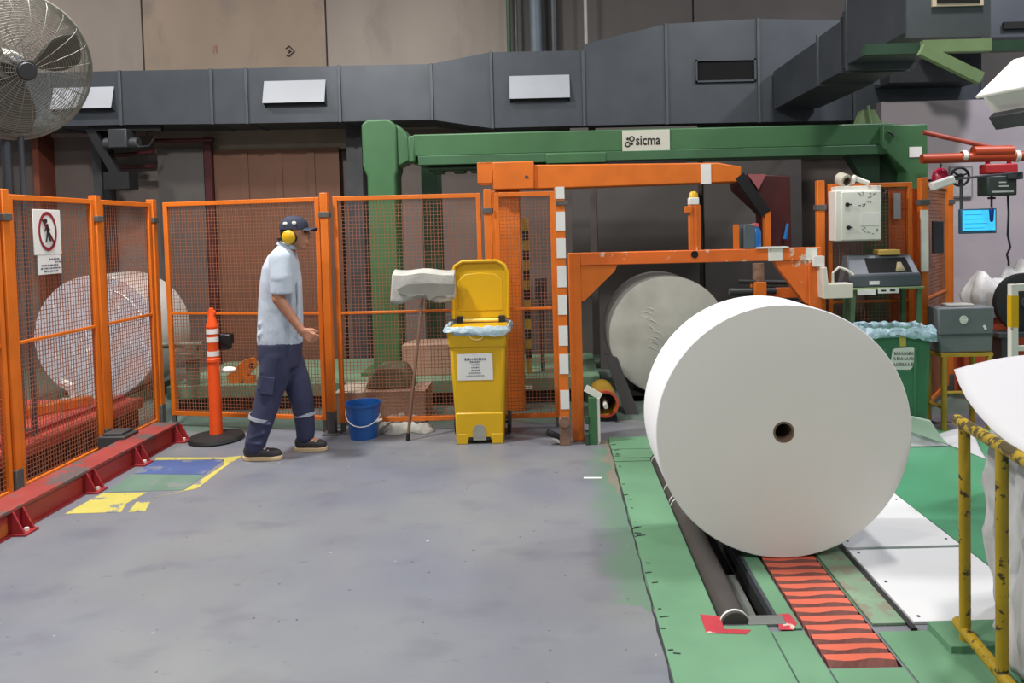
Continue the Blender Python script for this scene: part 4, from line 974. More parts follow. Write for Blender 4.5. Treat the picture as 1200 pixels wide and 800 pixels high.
# ================================================================== BLUE BUCKET
bk = thing('bucket', 'blue plastic bucket with a wire handle on the floor', 'bucket', G(423, 515))
b = G(423, 516) + Vector((0, .10, 0)); bz = .285; r0, r1 = .108, .135
q = MB(); q.lathe([(.0, 0), (r0, 0), (r1, bz - .02), (r1 + .008, bz - .02), (r1 + .008, bz), (r1 - .004, bz), (r0 - .004, .006), (.0, .006)], 40, Matrix.Translation(b)); q.build('pail', BLUE, bk)
q = MB(); q.path([b + Vector((-(r1 + .005) * math.cos(t * PI / 12) * .98 + .0, -(r1 + .012) * math.sin(t * PI / 12), bz - .05 - .09 * math.sin(t * PI / 12) - .05 * t / 12)) for t in range(13)], .004, 6); q.build('handle', WHITE, bk)
q = MB(); q.tube(b + Vector((r1 - .02, -.06, bz - .145)), b + Vector((r1 + .02, -.03, bz - .135)), .011); q.build('grip', WHITE, bk)
# crumpled rag beside the bucket
def rag(label, pts, seed, m=CLOTH, nm='floor_rag', h=.05):
    rnd = random.Random(seed); q = MB()
    c = sum(pts, Vector()) / len(pts); n = len(pts); rows = 6; vs = []
    for k in range(rows + 1):
        f = 1 - k / rows
        for p in pts:
            z = h * math.sin((1 - f) * PI * .5) * (.55 + .9 * rnd.random()) + .004
            if k == 0: z = .003
            vs.append((c.x + (p.x - c.x) * f + rnd.uniform(-.008, .008), c.y + (p.y - c.y) * f + rnd.uniform(-.008, .008), z))
    q.add(vs, [(i * n + j, i * n + (j + 1) % n, (i + 1) * n + (j + 1) % n, (i + 1) * n + j) for i in range(rows) for j in range(n)], 0, True)
    return tag(q.build(nm, m, solid=.003), label, 'rag')
rp = [G(444, 508), G(462, 511), G(480, 507), G(498, 509), G(511, 505), G(508, 499), G(488, 498), G(470, 497), G(458, 492), G(446, 492)]
rag('crumpled whitish rag on floor between bucket and squeegee pole', rp, 5, h=.085)
# squeegee leaning on the fence, cloth over its head
sq = thing('floor_squeegee', 'floor squeegee leaning head up with a grey rag over it', 'squeegee', G(478, 516))
foot = G(478, 516, .0); headp = P(497, 330, 6.0)
q = MB(); q.tube(foot + Vector((0, 0, .012)), headp, .013, .012); q.build('pole', WOOD, sq)
q = MB(); q.tube(foot, foot + Vector((.004, .003, .06)), .016); q.build('grip', BLACK, sq)
hl = P(462, 327, 6.0); hr = P(533, 324, 6.0)
q = MB(); q.bar(hl, hr, .03, .03); q.build('head', mat('grey_blade', (110, 108, 104), .6), sq)
rnd = random.Random(3)
def ragf(u, v):
    p = hl.lerp(hr, u); top = P(460 + 77 * u, 316 + 1.2 * math.sin(9 * u), 6.0)
    sag = (37 - 3 * u + 2 * math.sin(9 * u + 1)) / 870 * 6.0
    if v < .5:
        z = top.z - sag * (1 - v * 2); y = 5.965 - .02 * math.sin(u * 11 + v * 4)
        x = p.x - .015 * (1 - 2 * v) + (.03 * (1 - 2 * v) * (u - .5))
    else:
        z = top.z - sag * .9 * (v * 2 - 1); y = 6.035 + .004 * math.sin(u * 9); x = p.x
    return (x, y, z)
q = MB(); q.grid(ragf, 30, 14); q.build('rag', CLOTH, sq, solid=.004)
for i in range(1):
    q = MB(); q.prism([P(465, 339, 5.93), P(478, 333, 5.93), P(505, 332, 5.93), P(533, 333, 5.93), P(532, 346, 5.93), P(512, 347, 5.93), P(503, 352, 5.93), P(498, 344, 5.93), P(480, 345, 5.93), P(468, 344, 5.93)], (0, .008, 0)); q.build('wet_patch', mat('wet_grey_rag', (124, 124, 118), .8, var=.15), sq)

# ================================================================== TRAFFIC DELINEATOR
dp = G(254, 515) + Vector((0, .0, 0))
dl = thing('delineator_post', 'orange and white delineator post on a round black base', 'delineator', dp)
q = MB(); q.lathe([(.0, 0), (.205, 0), (.215, .012), (.205, .035), (.10, .055), (.0, .055)], 40, Matrix.Translation(dp)); q.build('base', BLACK, dl)
T_ = Matrix.Translation(dp)
q = MB(); q.lathe([(.0, .055), (.052, .055), (.048, .10), (.044, .63), (.052, .64), (.052, .66), (.044, .67), (.043, .905), (.046, .91), (.046, .93), (.022, 1.02), (.018, 1.07), (.0, 1.075)], 28, T_); po = q.build('tube', ORANGE_CONE, dl)
for (z0, z1) in ((.685, .725), (.80, .84), (.865, .905)):
    q = MB(); q.lathe([(.0435, z0), (.0455, z0), (.0455, z1), (.0435, z1)], 28, T_, closed=True); q.build('white_band', WHITE, po)
q = MB(); q.tube(dp + Vector((0, -.016, 1.03)), dp + Vector((0, .016, 1.03)), .03, n=14); q.build('top_loop', ORANGE_CONE, po)
a = P(263, 400, 6.1); q = MB(); q.box(a, (.10, .07, .13)); q.box(a + Vector((.03, 0, .02)), (.07, .09, .09)); q.build('black_clip', BLACKP, dl, bevel=.012)
a = P(268, 433, 6.1); q = MB(); q.ball(a, (.062, .045, .026)); q.build('white_knob', WHITE, dl)

# ================================================================== WALKING MAN
def build_person():
    YR, YL, YC = 5.46, 5.66, 5.56
    base = Vector((P(330, 530, YC).x, YC, 0))
    t = thing('person', 'man in grey shirt, navy trousers and cap walking past the fence', 'person', base)
    def J(px, py, y): return P(px, py, y)
    zf = .0
    # --- skin body: head, neck, torso core, arms, legs, hands
    b = MB()
    hd = J(346, 273, YC)
    b.ball(hd + Vector((-.005, 0, .015)), (.098, .077, .105), 24)          # cranium
    b.ball(hd + Vector((.032, 0, -.035)), (.066, .058, .085), 20)          # face
    b.ball(hd + Vector((.055, 0, -.100)), (.030, .034, .024), 14)          # chin
    b.capsule(hd + Vector((.088, 0, .01)), hd + Vector((.112, 0, -.028)), .010, .014, 10)   # nose
    b.ball(hd + Vector((.088, 0, -.066)), (.014, .026, .008), 10)
    b.ball(hd + Vector((.088, 0, -.079)), (.013, .022, .008), 10)
    b.ball(hd + Vector((.080, 0, .028)), (.02, .05, .010), 12)             # brow
    for s in (-1, 1): b.ball(hd + Vector((-.012, s * .076, -.015)), (.024, .012, .034), 12)
    nk = J(335, 296, YC)
    b.capsule(hd + Vector((-.03, 0, -.06)), nk, .055, .062)
    ch = J(330, 320, YC); be = J(331, 365, YC); pv = J(328, 404, YC)
    b.rings([(pv.x, YC, pv.z - .08, .09, .14), (pv.x, YC, pv.z + .02, .115, .165), (be.x, YC, be.z, .115, .145), (ch.x, YC, ch.z, .115, .175), (nk.x - .015, YC, nk.z - .05, .08, .14), (nk.x, YC, nk.z + .01, .05, .06)])
    shR = J(329, 303, YR - .11 + .03); shR.y = YC - .19
    elR = J(326, 350, YC - .24); wrR = J(354, 388, YC - .22)
    b.capsule(shR, elR, .055, .043); b.capsule(elR, wrR, .043, .028)
    shL = Vector((shR.x - .09, YC + .17, shR.z)); elL = shL + Vector((-.05, .05, -.27)); wrL = elL + Vector((.07, .02, -.24))
    b.capsule(shL, elL, .055, .043); b.capsule(elL, wrL, .043, .028)
    def hand(w, d, side):
        d = d.normalized(); s = Vector((0, side, 0)); n = d.cross(s).normalized()
        k = w + d * .085
        for i in range(4):
            o = (i - 1.5) * .0195
            a0 = w + d * .01 + n * o * .6; a1 = k + n * o + s * .002
            b.capsule(a0, a1, .016, .0125, 10)
            L = (.034, .040, .037, .028)[i]
            c1 = a1 + (d * .75 - s * .66) * L; c2 = c1 + (-s * .9 - d * .35) * L * .7; 
            b.capsule(a1, c1, .0098, .0092, 8); b.capsule(c1, c2, .0092, .008, 8)
        t0 = w + d * .025 - n * .028; t1 = t0 + d * .035 - n * .022 - s * .01; t2 = t1 + d * .030 - s * .012
        b.capsule(t0, t1, .015, .012, 8); b.capsule(t1, t2, .0115, .009, 8)
    hand(wrR, (J(366, 396, YC - .22) - wrR), -1); hand(wrL, wrL - elL, 1)
    hipR = J(325, 412, YC - .09); kR = J(315, 466, YR + .0); aR = J(299, 526, YR)
    hipL = J(337, 412, YC + .09); kL = J(355, 465, YL - .02); aL = J(357, 514, YL)
    for h_, k_, a_ in ((hipR, kR, aR), (hipL, kL, aL)):
        b.capsule(h_, k_, .078, .054); b.capsule(k_, a_, .052, .036)
        b.capsule(a_, Vector((a_.x + .12, a_.y, .05)), .036, .03)
    me = remeshed(b, .0052, 3, base); me.materials.append(SKIN)
    link('body', me, t, base)
    for s in (-1, 1):
        q = MB(); q.ball(hd + Vector((.083, s * .030, .006)), (.011, .013, .010), 10); q.build('eye', mat('eye_dark', (40, 32, 30), .3), t)
    # --- hair below the cap
    q = MB(); q.ball(hd + Vector((-.022, 0, .012)), (.088, .082, .10), 20); q.ball(hd + Vector((-.045, 0, -.04)), (.06, .07, .06), 16)
    me = remeshed(q, .007, 3, base); me.materials.append(mat('black_hair', (26, 24, 26), .7)); link('hair', me, t, base)
    # --- shirt: torso shell with short sleeves
    q = MB()
    def ring(px0, px1, py, wy): 
        a = J(px0, py, YC); c = J(px1, py, YC); return ((a.x + c.x) / 2, YC, a.z, (c.x - a.x) / 2, wy)
    q.rings([ring(304, 353, 404, .175), ring(303, 354, 396, .178), ring(304, 354, 375, .175), ring(305, 353, 350, .175), ring(307, 352, 330, .185), ring(310, 349, 313, .185), ring(316, 346, 300, .165), ring(322, 345, 293, .115), ring(326, 344, 288, .075), ring(328, 345, 285, .068)], 28)
    s1 = J(331, 344, YC - .215)
    q.capsule(shR + Vector((0, -.0, -.005)), J(330, 326, YC - .22), .080, .080, 16); q.tube(J(330, 322, YC - .215), s1, .080, .083, 18)
    s2 = shL + (elL - shL) * .75
    q.capsule(shL, s2, .075, .078, 16)
    # folds
    for (x0, y0, x1, y1, r) in ((304, 393, 320, 379, .022), (304, 381, 324, 364, .018), (319, 352, 315, 394, .016), (349, 332, 350, 398, .018), (330, 356, 345, 396, .012)):
        q.capsule(J(x0, y0, YC - .13), J(x1, y1, YC - .160), r, r * .8, 8)
    me = remeshed(q, .009, 5, base); me.materials.append(SHIRT); link('shirt', me, t, base)
    q = MB(); c = J(337, 288, YC); q.lathe([(.066, -.01), (.078, -.006), (.073, .022), (.064, .024)], 24, Matrix.Translation(c) @ Matrix.Rotation(.3, 4, 'Y'), closed=True); q.build('collar', SHIRT, t)
    # --- trousers
    q = MB()
    q.rings([ring(307, 350, 430, .15), ring(304, 352, 418, .178), ring(304, 353, 408, .182), ring(304, 353, 399, .180)], 24)
    def leg(pts):
        for i in range(len(pts) - 1): q.capsule(pts[i][0], pts[i + 1][0], pts[i][1], pts[i + 1][1], 16)
    leg([(J(325, 415, YC - .075), .112), (J(320, 445, YC - .08), .106), (J(314, 468, YR + .02), .094), (J(308, 490, YR), .086), (J(301, 513, YR), .076), (J(299, 521, YR), .074)])
    leg([(J(336, 415, YC + .075), .108), (J(347, 445, YC + .08), .100), (J(354, 468, YL - .02), .086), (J(357, 490, YL), .076), (J(358, 504, YL), .070), (J(358, 509, YL), .069)])
    for (x0, y0, x1, y1, r) in ((294, 513, 309, 507, .026), (291, 518, 306, 520, .024), (308, 436, 322, 442, .02), (304, 455, 318, 462, .018), (312, 425, 326, 430, .018), (300, 500, 316, 497, .018)):
        q.capsule(J(x0, y0, YR - .055), J(x1, y1, YR - .065), r, r * .7, 8)
    me = remeshed(q, .010, 5, base); me.materials.append(NAVY); link('trousers', me, t, base)
    # reflective bands
    def band(c, ax, r, h):
        ax = ax.normalized(); M_ = Matrix.Translation(c) @ ax.to_track_quat('Z', 'Y').to_matrix().to_4x4()
        q = MB(); q.lathe([(r, -h / 2), (r + .004, -h / 2), (r + .004, h / 2), (r, h / 2)], 32, M_, closed=True); q.build('reflective_band', REFLECT, t)
    band(J(306.5, 489, YR), J(312, 470, YR) - J(303, 505, YR), .0875, .026)
    band(J(357, 484, YL), Vector((-.05, 0, 1)), .080, .026)
    q = MB(); q.box(J(313, 452, YR - .082), (.10, .012, .13), (0, .15, 0)); q.build('cargo_pocket', NAVY, t, bevel=.004)
    # --- shoes
    for nm, heel, toe, yy in (('shoe', 284, 331, YR), ('shoe', 345, 384, YL)):
        g0 = G(heel, 538 if yy == YR else 528); g1 = G(toe, 538 if yy == YR else 528)
        x0 = P(heel, 530, yy).x; x1 = P(toe, 530, yy).x; L = x1 - x0
        sole = MB(); N_ = 18; pts = []
        for i in range(N_):
            a = 2 * PI * i / N_; cx = math.cos(a); sy = math.sin(a)
            pts.append((x0 + L / 2 + L / 2 * (abs(cx) ** .75) * (1 if cx > 0 else -1), yy + (.046 + .006 * cx) * (abs(sy) ** .8) * (1 if sy > 0 else -1), 0))
        sole.prism(pts, (0, 0, .032)); sh = MB()
        up = MB(); up.ball((x0 + L * .24, yy, .065), (L * .22, .043, .06), 16); up.ball((x0 + L * .72, yy, .045), (L * .27, .045, .042), 16); up.capsule((x0 + L * .25, yy, .06), (x0 + L * .6, yy, .05), .043, .042); up.capsule((x0 + L * .25, yy, .08), (x0 + L * .25, yy, .12), .04, .042)
        up.v = [Vector((v.x, v.y, max(v.z, .025))) for v in up.v]
        me = remeshed(up, .006, 3, base); me.materials.append(SHOE); sho = link('shoe', me, t, base)
        sole.build('sole', SOLE, sho, bevel=.006)
        la_ = MB()
        for k in range(3): la_.box((x0 + L * (.50 + .09 * k), yy, .098 - .011 * k), (.010, .06, .006), (0, .25, 0))
        la_.build('laces', WHITE, sho)
    # --- cap and ear muffs
    q = MB(); c = hd + Vector((-.008, 0, .048))
    q.lathe([(.0, .082), (.045, .076), (.080, .055), (.098, .020), (.103, -.02), (.098, -.02), (.0, -.02)], 28, Matrix.Translation(c) @ Matrix.Diagonal((1.04, .86, 1, 1)))
    cap = q.build('cap', NAVY_CAP, t)
    q = MB()
    q.grid(lambda u, v: (c.x + .085 + .085 * v * (1 - .35 * (2 * u - 1) ** 2), YC + (2 * u - 1) * .078, c.z - .012 + .004 * v - .022 * (2 * u - 1) ** 2 - .006 * v), 12, 6); q.build('peak', NAVY_CAP, cap, solid=.006)
    for (dx, dz) in ((-.035, .022), (.03, .025)):
        q = MB(); q.ball(c + Vector((dx, -.0845 + abs(dx - .0) * .1, dz)), (.017, .004, .013), 10); q.build('pale_badge', WHITE, cap)
    em = MB(); c2 = hd + Vector((-.018, -.092, -.03))
    em.ball(c2, (.049, .028, .054), 22); e1 = em.build('ear_cup', YELLOW, t)
    em = MB(); em.ball(c2 + Vector((0, .184, 0)), (.049, .028, .054), 22); em.build('ear_cup', YELLOW, t)
    for s in (-1, 1):
        em = MB(); em.tube(hd + Vector((-.018, s * .060, -.03)), hd + Vector((-.018, s * .088, -.03)), .052, .050, 20); em.build('ear_seal', BLACK, t)
    em = MB(); em.path([hd + Vector((-.06 - .06 * math.sin(PI * k / 12), -.095 * math.cos(PI * k / 12), -.03 - .015 * math.sin(PI * k / 12))) for k in range(13)], .008, 8); em.build('neck_band', BLACK, t)
build_person()

# ================================================================== INDUSTRIAL FAN (top left, beyond the fence)
fc = P(20, 79, 5.25)
fn = thing('industrial_fan', 'large caged industrial fan on a grey pole above the fence', 'fan', (fc.x - .25, 5.25, .25))
nrm = Vector((.84, -.45, -.30)).normalized(); FR = .50
Mf = Matrix.Translation(fc) @ nrm.to_track_quat('Z', 'Y').to_matrix().to_4x4()
def circ(r, z, n=56): return [Mf @ Vector((r * math.cos(2 * PI * i / n), r * math.sin(2 * PI * i / n), z)) for i in range(n)]
def cage(nm, prof, nrad, rings_):
    q = MB()
    def at(u):
        k = u * (len(prof) - 1); i = min(int(k), len(prof) - 2); f = k - i
        return (prof[i][0] * (1 - f) + prof[i + 1][0] * f, prof[i][1] * (1 - f) + prof[i + 1][1] * f)
    for i in range(rings_):
        r, z = at(i / (rings_ - 1)); q.path(circ(r, z), .0022, 4, closed=True)
    for k in range(nrad):
        a = 2 * PI * k / nrad
        q.path([Mf @ Vector((at(u / 8)[0] * math.cos(a), at(u / 8)[0] * math.sin(a), at(u / 8)[1])) for u in range(9)], .0026, 4)
    return q.build(nm, WIRE, fn, fix=False)
cage('front_cage', [(.07, .13), (.20, .125), (.35, .10), (.46, .05), (FR, 0)], 24, 34)
cage('rear_cage', [(.10, -.20), (.25, -.19), (.40, -.15), (.48, -.08), (FR, 0)], 24, 34)
q = MB(); q.path(circ(FR, 0), .011, 8, closed=True); q.build('rim_ring', WIRE, fn)
q = MB(); q.lathe([(.0, .14), (.055, .138), (.07, .12), (.07, .10), (.0, .10)], 24, Mf); q.build('badge', STEEL_DK, fn)
q = MB(); q.lathe([(.0, .06), (.06, .055), (.075, .02), (.075, -.04), (.0, -.04)], 24, Mf); hb = q.build('hub', STEEL_DK, fn)
q = MB(); q.lathe([(.0, -.04), (.09, -.05), (.10, -.08), (.10, -.26), (.08, -.29), (.0, -.29)], 24, Mf); q.build('motor', mat('pale_grey_motor', (170, 170, 164), .5), fn)
for k in range(3):
    a0 = 2 * PI * k / 3 + .5
    def bl(u, v):
        r = .06 + .39 * u; w = (.25 + .55 * math.sin(PI * min(u * .75 + .12, 1)) ) ; a = a0 + (v - .5) * w * (1.25 - .2 * u) ; z = (v - .5) * (.14 - .05 * u)
        return Mf @ Vector((r * math.cos(a), r * math.sin(a), z))
    q = MB(); q.grid(bl, 14, 8); q.build('blade', BLADE, fn, solid=.004)
pt = Mf @ Vector((0, 0, -.20)); pxy = Vector((pt.x, pt.y, .25))
q = MB(); q.tube(pxy, pxy + Vector((0, 0, pt.z - .27)), .032); q.build('pole', STEEL, fn)
q = MB(); q.tube(pxy + Vector((.09, .02, 0)), pxy + Vector((.09, .02, pt.z - .60)), .018); q.build('brace_tube', STEEL, fn)
q = MB(); q.lathe([(.0, 0), (.10, 0), (.10, .02), (.05, .05), (.0, .05)], 32, Matrix.Translation(pxy)); q.build('foot', STEEL_DK, fn)
q = MB(); q.bar(pxy + Vector((0, 0, pt.z - .30)), pt, .06, .06); q.build('yoke', mat('pale_grey_motor', (0, 0, 0)), fn)

# ================================================================== RIGHT SIDE
# --- white control box with tape roll and tool on top
x0 = P(977, 250, 5.95).x; x1 = P(1030, 250, 5.95).x; z1 = P(1003, 223, 5.95).z; z0 = P(1003, 282, 5.95).z
cbx = thing('control_box', 'white electrical control box with scribbles fixed to the fence post', 'control box', ((x0 + x1) / 2, 6.0, z0))
q = MB(); q.span((x0, 5.91, z0), (x1, 6.07, z1)); bo = q.build('case', mat('white_enamel', (222, 222, 214), .4, var=.04), cbx, bevel=.008)
q = MB(); q.span((x0 + .045, 5.898, z0 + .008), (x1 - .008, 5.912, z1 - .012)); do = q.build('door', mat('white_enamel', (0, 0, 0)), cbx, bevel=.004)
for (u, v) in ((.24, .72), (.26, .27)):
    q = MB(); c = Vector((x0 + (x1 - x0) * u, 5.898, z0 + (z1 - z0) * v)); q.tube(c, c + Vector((0, -.012, 0)), .016, n=12); q.box(c + Vector((.012, -.014, 0)), (.035, .006, .010)); q.build('latch', BLACK, do)
q = MB(); rr = random.Random(4)
for i in range(16):
    u = rr.uniform(.42, .95); v = rr.choice([rr.uniform(.66, .95), rr.uniform(.12, .3)])
    c = Vector((x0 + (x1 - x0) * u, 5.8965, z0 + (z1 - z0) * v)); d = Vector((rr.uniform(-.03, .03), 0, rr.uniform(.005, .03)))
    q.path([c, c + d * .5 + Vector((.008, 0, 0)), c + d], .0018, 4)
q.build('scribbles', INK, do)
q = MB(); q.span((x0 + .19, 5.895, z0 + .12), (x1 - .02, 5.8985, z0 + .22)); q.build('blank_label', WHITE, do)
q = MB(); zz = z1 + .01; q.span((P(968, 0, 6.0).x + .05, 5.95, z1), (x1 + .02, 6.07, z1 + .035)); tag(q.build('shelf_board', WHITE_WORN, bevel=.003), 'white shelf strip lying on top of the control box', 'shelf'); zz = z1 + .035
c = P(988, 213, 6.0); tr_ = thing('tape_roll', 'roll of tape lying on top of the white control box', 'tape roll', (c.x, 6.0, zz))
M_ = Matrix.Translation((c.x, 5.99, zz + .052)) @ Euler((math.radians(-72), 0, .25)).to_matrix().to_4x4()
q = MB(); q.lathe([(.034, -.045), (.052, -.045), (.052, .045), (.034, .045)], 28, M_, closed=True); q.build('tape', mat('pale_tape', (198, 190, 176), .4), tr_)
q = MB(); q.lathe([(.030, -.046), (.034, -.046), (.034, .046), (.030, .046)], 28, M_, closed=True); q.build('core', CORE, tr_)
q = MB(); a = P(1000, 211, 6.0); b = P(1018, 219, 6.0); q.tube((a.x, 6.0, zz + .07), (b.x, 6.0, zz + .02), .02); q.tube((a.x - .02, 6.0, zz + .02), (a.x + .02, 6.0, zz + .08), .022); tag(q.build('spray_nozzle', WHITE_WORN), 'pale tube fitting lying beside the tape roll on control box', 'fitting')
# white cable tray and cable left of the printer
wt = thing('white_tray', 'white bracket tray with a looped cable beside the grey printer', 'tray', P(980, 350, 5.62))
q = MB(); A_ = [P(964, 313, 5.62), P(969, 313, 5.62), P(971, 333, 5.62), P(1000, 332, 5.62), P(1000, 349, 5.62), P(966, 350, 5.62)]; q.prism(A_, (0, .14, 0)); q.build('bracket', mat('cream_enamel', (214, 210, 198), .5), wt, bevel=.004)
q = MB(); q.path([P(976, 333, 5.66), P(976, 320, 5.66), P(983, 313, 5.66), P(992, 316, 5.66), P(1000, 322, 5.66)], .010, 8); q.build('cable', mat('cream_enamel', (0, 0, 0)), wt)
q = MB(); q.span((P(950, 0, 5.7).x, 5.68, P(955, 312, 5.7).z), (P(962, 0, 5.7).x, 5.74, P(955, 300, 5.7).z)); q.build('tag', WHITE, wt)
# --- printer on green stand
st_ = thing('printer_stand', 'green tubular stand carrying the grey printer', 'stand', (P(1035, 336, 5.93).x, 5.93, 0))
sx0 = P(999, 336, 5.83).x; sx1 = P(1076, 336, 5.83).x; sz = P(1038, 336, 5.83).z
q = MB(); q.span((sx0 - .02, 5.79, sz - .02), (sx1 + .03, 6.05, sz)); tp = q.build('top', OLIVE, st_, bevel=.004)
for (x, y) in ((sx0, 5.82), (sx1, 5.82), (sx0 + .03, 6.02), (sx1 - .03, 6.02)):
    dx = -.03 if x < (sx0 + sx1) / 2 else .0
    q = MB(); q.bar((x, y, sz - .02), (x + dx * 2, y, 0), .035, .035); q.build('leg', mat('stand_green', (84, 116, 84), .5), st_)
q = MB(); q.span((sx0 + .02, 5.782, sz - .055), (sx0 + .16, 5.79, sz - .012)); q.build('paper_label', WHITE, tp)
q = MB(); q.span((sx0 + .18, 5.782, sz - .045), (sx0 + .34, 5.79, sz - .006)); lb = q.build('paper_label', WHITE, tp)
q = MB(); q.span((sx0 + .20, 5.7805, sz - .03), (sx0 + .24, 5.782, sz - .018)); q.span((sx0 + .27, 5.7805, sz - .03), (sx0 + .31, 5.782, sz - .016)); q.build('lettering', INK, lb)
pn = thing('printer', 'grey label printer with a wide dark paper slot', 'printer', ((sx0 + sx1) / 2, 5.93, sz))
px0 = P(991, 320, 5.81).x; px1 = P(1080, 320, 5.81).x; pz = P(1036, 299, 5.88).z
q = MB()
V = [(px0 + .02, 5.8, sz), (px1, 5.8, sz), (px1 - .01, 5.8, sz + .10), (px0 + .02, 5.8, sz + .10), (px0 + .02, 6.05, sz), (px1, 6.05, sz), (px1 - .04, 6.05, pz), (px0 + .07, 6.05, pz), (px0 + .06, 5.93, pz), (px1 - .03, 5.93, pz)]
q.add(V, [(0, 1, 2, 3), (3, 2, 9, 8), (8, 9, 6, 7), (4, 7, 6, 5), (1, 5, 6, 9, 2), (0, 3, 8, 7, 4), (0, 4, 5, 1)]); q.build('housing', GREY_PL, pn, bevel=.012)
ow = MB(); xa = P(1014, 0, 5.83).x; xb = P(1066, 0, 5.83).x
def slope(u, o=0.0):
    y = 5.8 + .13 * u; z = sz + .10 + (pz - sz - .10) * u; nn = Vector((0, -(pz - sz - .10), .13)).normalized() * o
    return y + nn.y, z + nn.z
ya, za = slope(.08, .002); yb_, zb_ = slope(.85, .002); yc, zc_ = slope(.85, -.004); yd, zd = slope(.08, -.004)
ow.add([(xa, ya, za), (xb, ya, za), (xb - .01, yb_, zb_), (xa + .01, yb_, zb_), (xa, yd, zd), (xb, yd, zd), (xb - .01, yc, zc_), (xa + .01, yc, zc_)], [(0, 1, 2, 3), (7, 6, 5, 4), (0, 4, 5, 1), (1, 5, 6, 2), (2, 6, 7, 3), (3, 7, 4, 0)])
wd = ow.build('paper_slot', HOLE, pn)
q = MB(); y1_, z1_ = slope(.12, .004); y2_, z2_ = slope(.6, .004); q.add([(xb - .13, y1_, z1_), (xb - .05, y1_, z1_), (xb - .06, y2_, z2_), (xb - .09, y2_, z2_)], [(0, 1, 2, 3)]); q.build('paper_scrap', mat('yellowed_paper', (176, 166, 128), .7), wd, solid=.002)
q = MB(); q.span((P(1016, 0, 5.8).x, 5.7965, sz + .022), (P(1028, 0, 5.8).x, 5.8, sz + .05)); q.build('label', WHITE, pn)
q = MB(); q.span((P(1027, 0, 5.93).x, 5.91, pz), (P(1052, 0, 5.93).x, 6.03, pz + .04)); tag(q.build('yellow_pad', mat('yellow_notepad', (206, 172, 90), .7), bevel=.004), 'yellow paper pad on top of the grey printer', 'notepad')
# --- green bin with blue liner and sign
gbn = thing('waste_bin', 'green plastic waste bin with blue liner and handwritten notice', 'bin', (P(1056, 490, 5.615).x, 5.615, 0))
gx = P(1053, 430, 5.5).x; gzt = P(1056, 388, 5.5).z; GW = .445
q = MB(); tapered(q, .40, .27, .445, .31, .0, gzt, gx, 5.60); q.build('body', GREEN_BIN, gbn, bevel=.03)
for dx in (-.12, .1):
    q = MB(); tapered(q, .02, .28, .025, .32, .03, gzt - .12, gx + dx, 5.597); q.build('rib', GREEN_BIN, gbn, bevel=.004)
rimbag(gx, 5.60, GW + .02, .32, gzt + .015, .055, BLUEBAG, 'bin_liner', gbn, 7, .014)
a = P(1046, 407, 5.45); b = P(1075, 435, 5.45); yS = 5.442
q = MB(); S_ = [(1046, 410), (1049, 408), (1070, 407), (1075, 412), (1074, 424), (1068, 433), (1050, 434), (1044, 426)]
q.prism([Vector((P(u, v, yS).x, yS + .012 * ((v - 407) / 27), P(u, v, yS).z)) for u, v in S_], (0, -.002, 0)); nt2 = q.build('notice', WHITE, gbn)
q = MB(); rr = random.Random(9)
for k, vv in enumerate((414, 420, 427)):
    xx = 1048.5
    while xx < 1072:
        p = P(xx, vv, yS - .0035); p.y = yS - .0035 + .012 * ((vv - 407) / 27); h = .012; w_ = .009
        q.path([p + Vector((0, 0, -h)), p + Vector((rr.uniform(-.2, .4) * w_, 0, h)), p + Vector((w_, 0, rr.uniform(-h, h))), p + Vector((w_ * .9, 0, -h))], .0022, 4)
        xx += rr.uniform(2.4, 3.6)
q.build('lettering', INK, nt2)
q = MB(); p = P(1058, 400, yS - .006); q.span((p.x - .022, yS - .008, p.z - .035), (p.x + .022, yS - .002, p.z + .035)); q.build('yellow_tape', mat('yellow_tape', (190, 170, 80), .5), gbn)
# --- grey toolbox on a yellow stand
tx0 = P(1100, 390, 5.74).x; tx1 = P(1167, 390, 5.74).x; tz0 = P(1133, 414, 5.74).z; tz1 = P(1133, 360, 5.74).z
ys = thing('yellow_stand', 'yellow tube stand carrying the grey toolbox', 'stand', ((tx0 + tx1) / 2, 5.88, 0))
for (x, y) in ((tx0 + .05, 5.76), (tx1 - .04, 5.76), (tx0 + .05, 6.), (tx1 - .04, 6.)):
    q = MB(); q.tube((x, y, 0), (x, y, tz0 - .02), .022); q.build('leg', YELLOW_P, ys)
q = MB(); q.span((tx0 + .02, 5.74, tz0 - .025), (tx1 - .02, 6.02, tz0)); q.build('top_frame', YELLOW_P, ys)
q = MB(); q.tube((tx0 + .05, 5.76, .18), (tx0 + .05, 6., .18), .015); q.tube((tx0 + .05, 5.76, .30), (tx1 - .04, 5.76, .30), .015); q.build('stretcher', YELLOW_P, ys)
tb_ = thing('toolbox', 'dark grey plastic case with a round badge on yellow stand', 'case', ((tx0 + tx1) / 2, 5.88, tz0))
q = MB(); tapered(q, tx1 - tx0 - .03, .17, tx1 - tx0, .18, tz0, tz1, (tx0 + tx1) / 2, 5.84); q.build('case', mat('dark_grey_case', (104, 109, 113), .45, var=.10), tb_, bevel=.015)
q = MB(); q.span((tx0 + .008, 5.748, tz0 + .14), (tx1 - .008, 5.757, tz0 + .152)); q.build('seam', mat('darker_seam', (66, 70, 74), .5), tb_)
p = P(1131, 375, 5.73); q = MB(); q.lathe([(.0, 0), (.032, 0), (.032, .004), (.0, .004)], 20, facing((p.x, 5.751, p.z)), smooth=False); q.build('badge', mat('pale_badge_grey', (206, 206, 200), .5, var=.3, scale=60), tb_)
p = P(1156, 384, 5.73); q = MB(); q.box((p.x, 5.751, p.z), (.018, .004, .035), (0, -.5, 0)); q.build('sticker', WHITE, tb_)
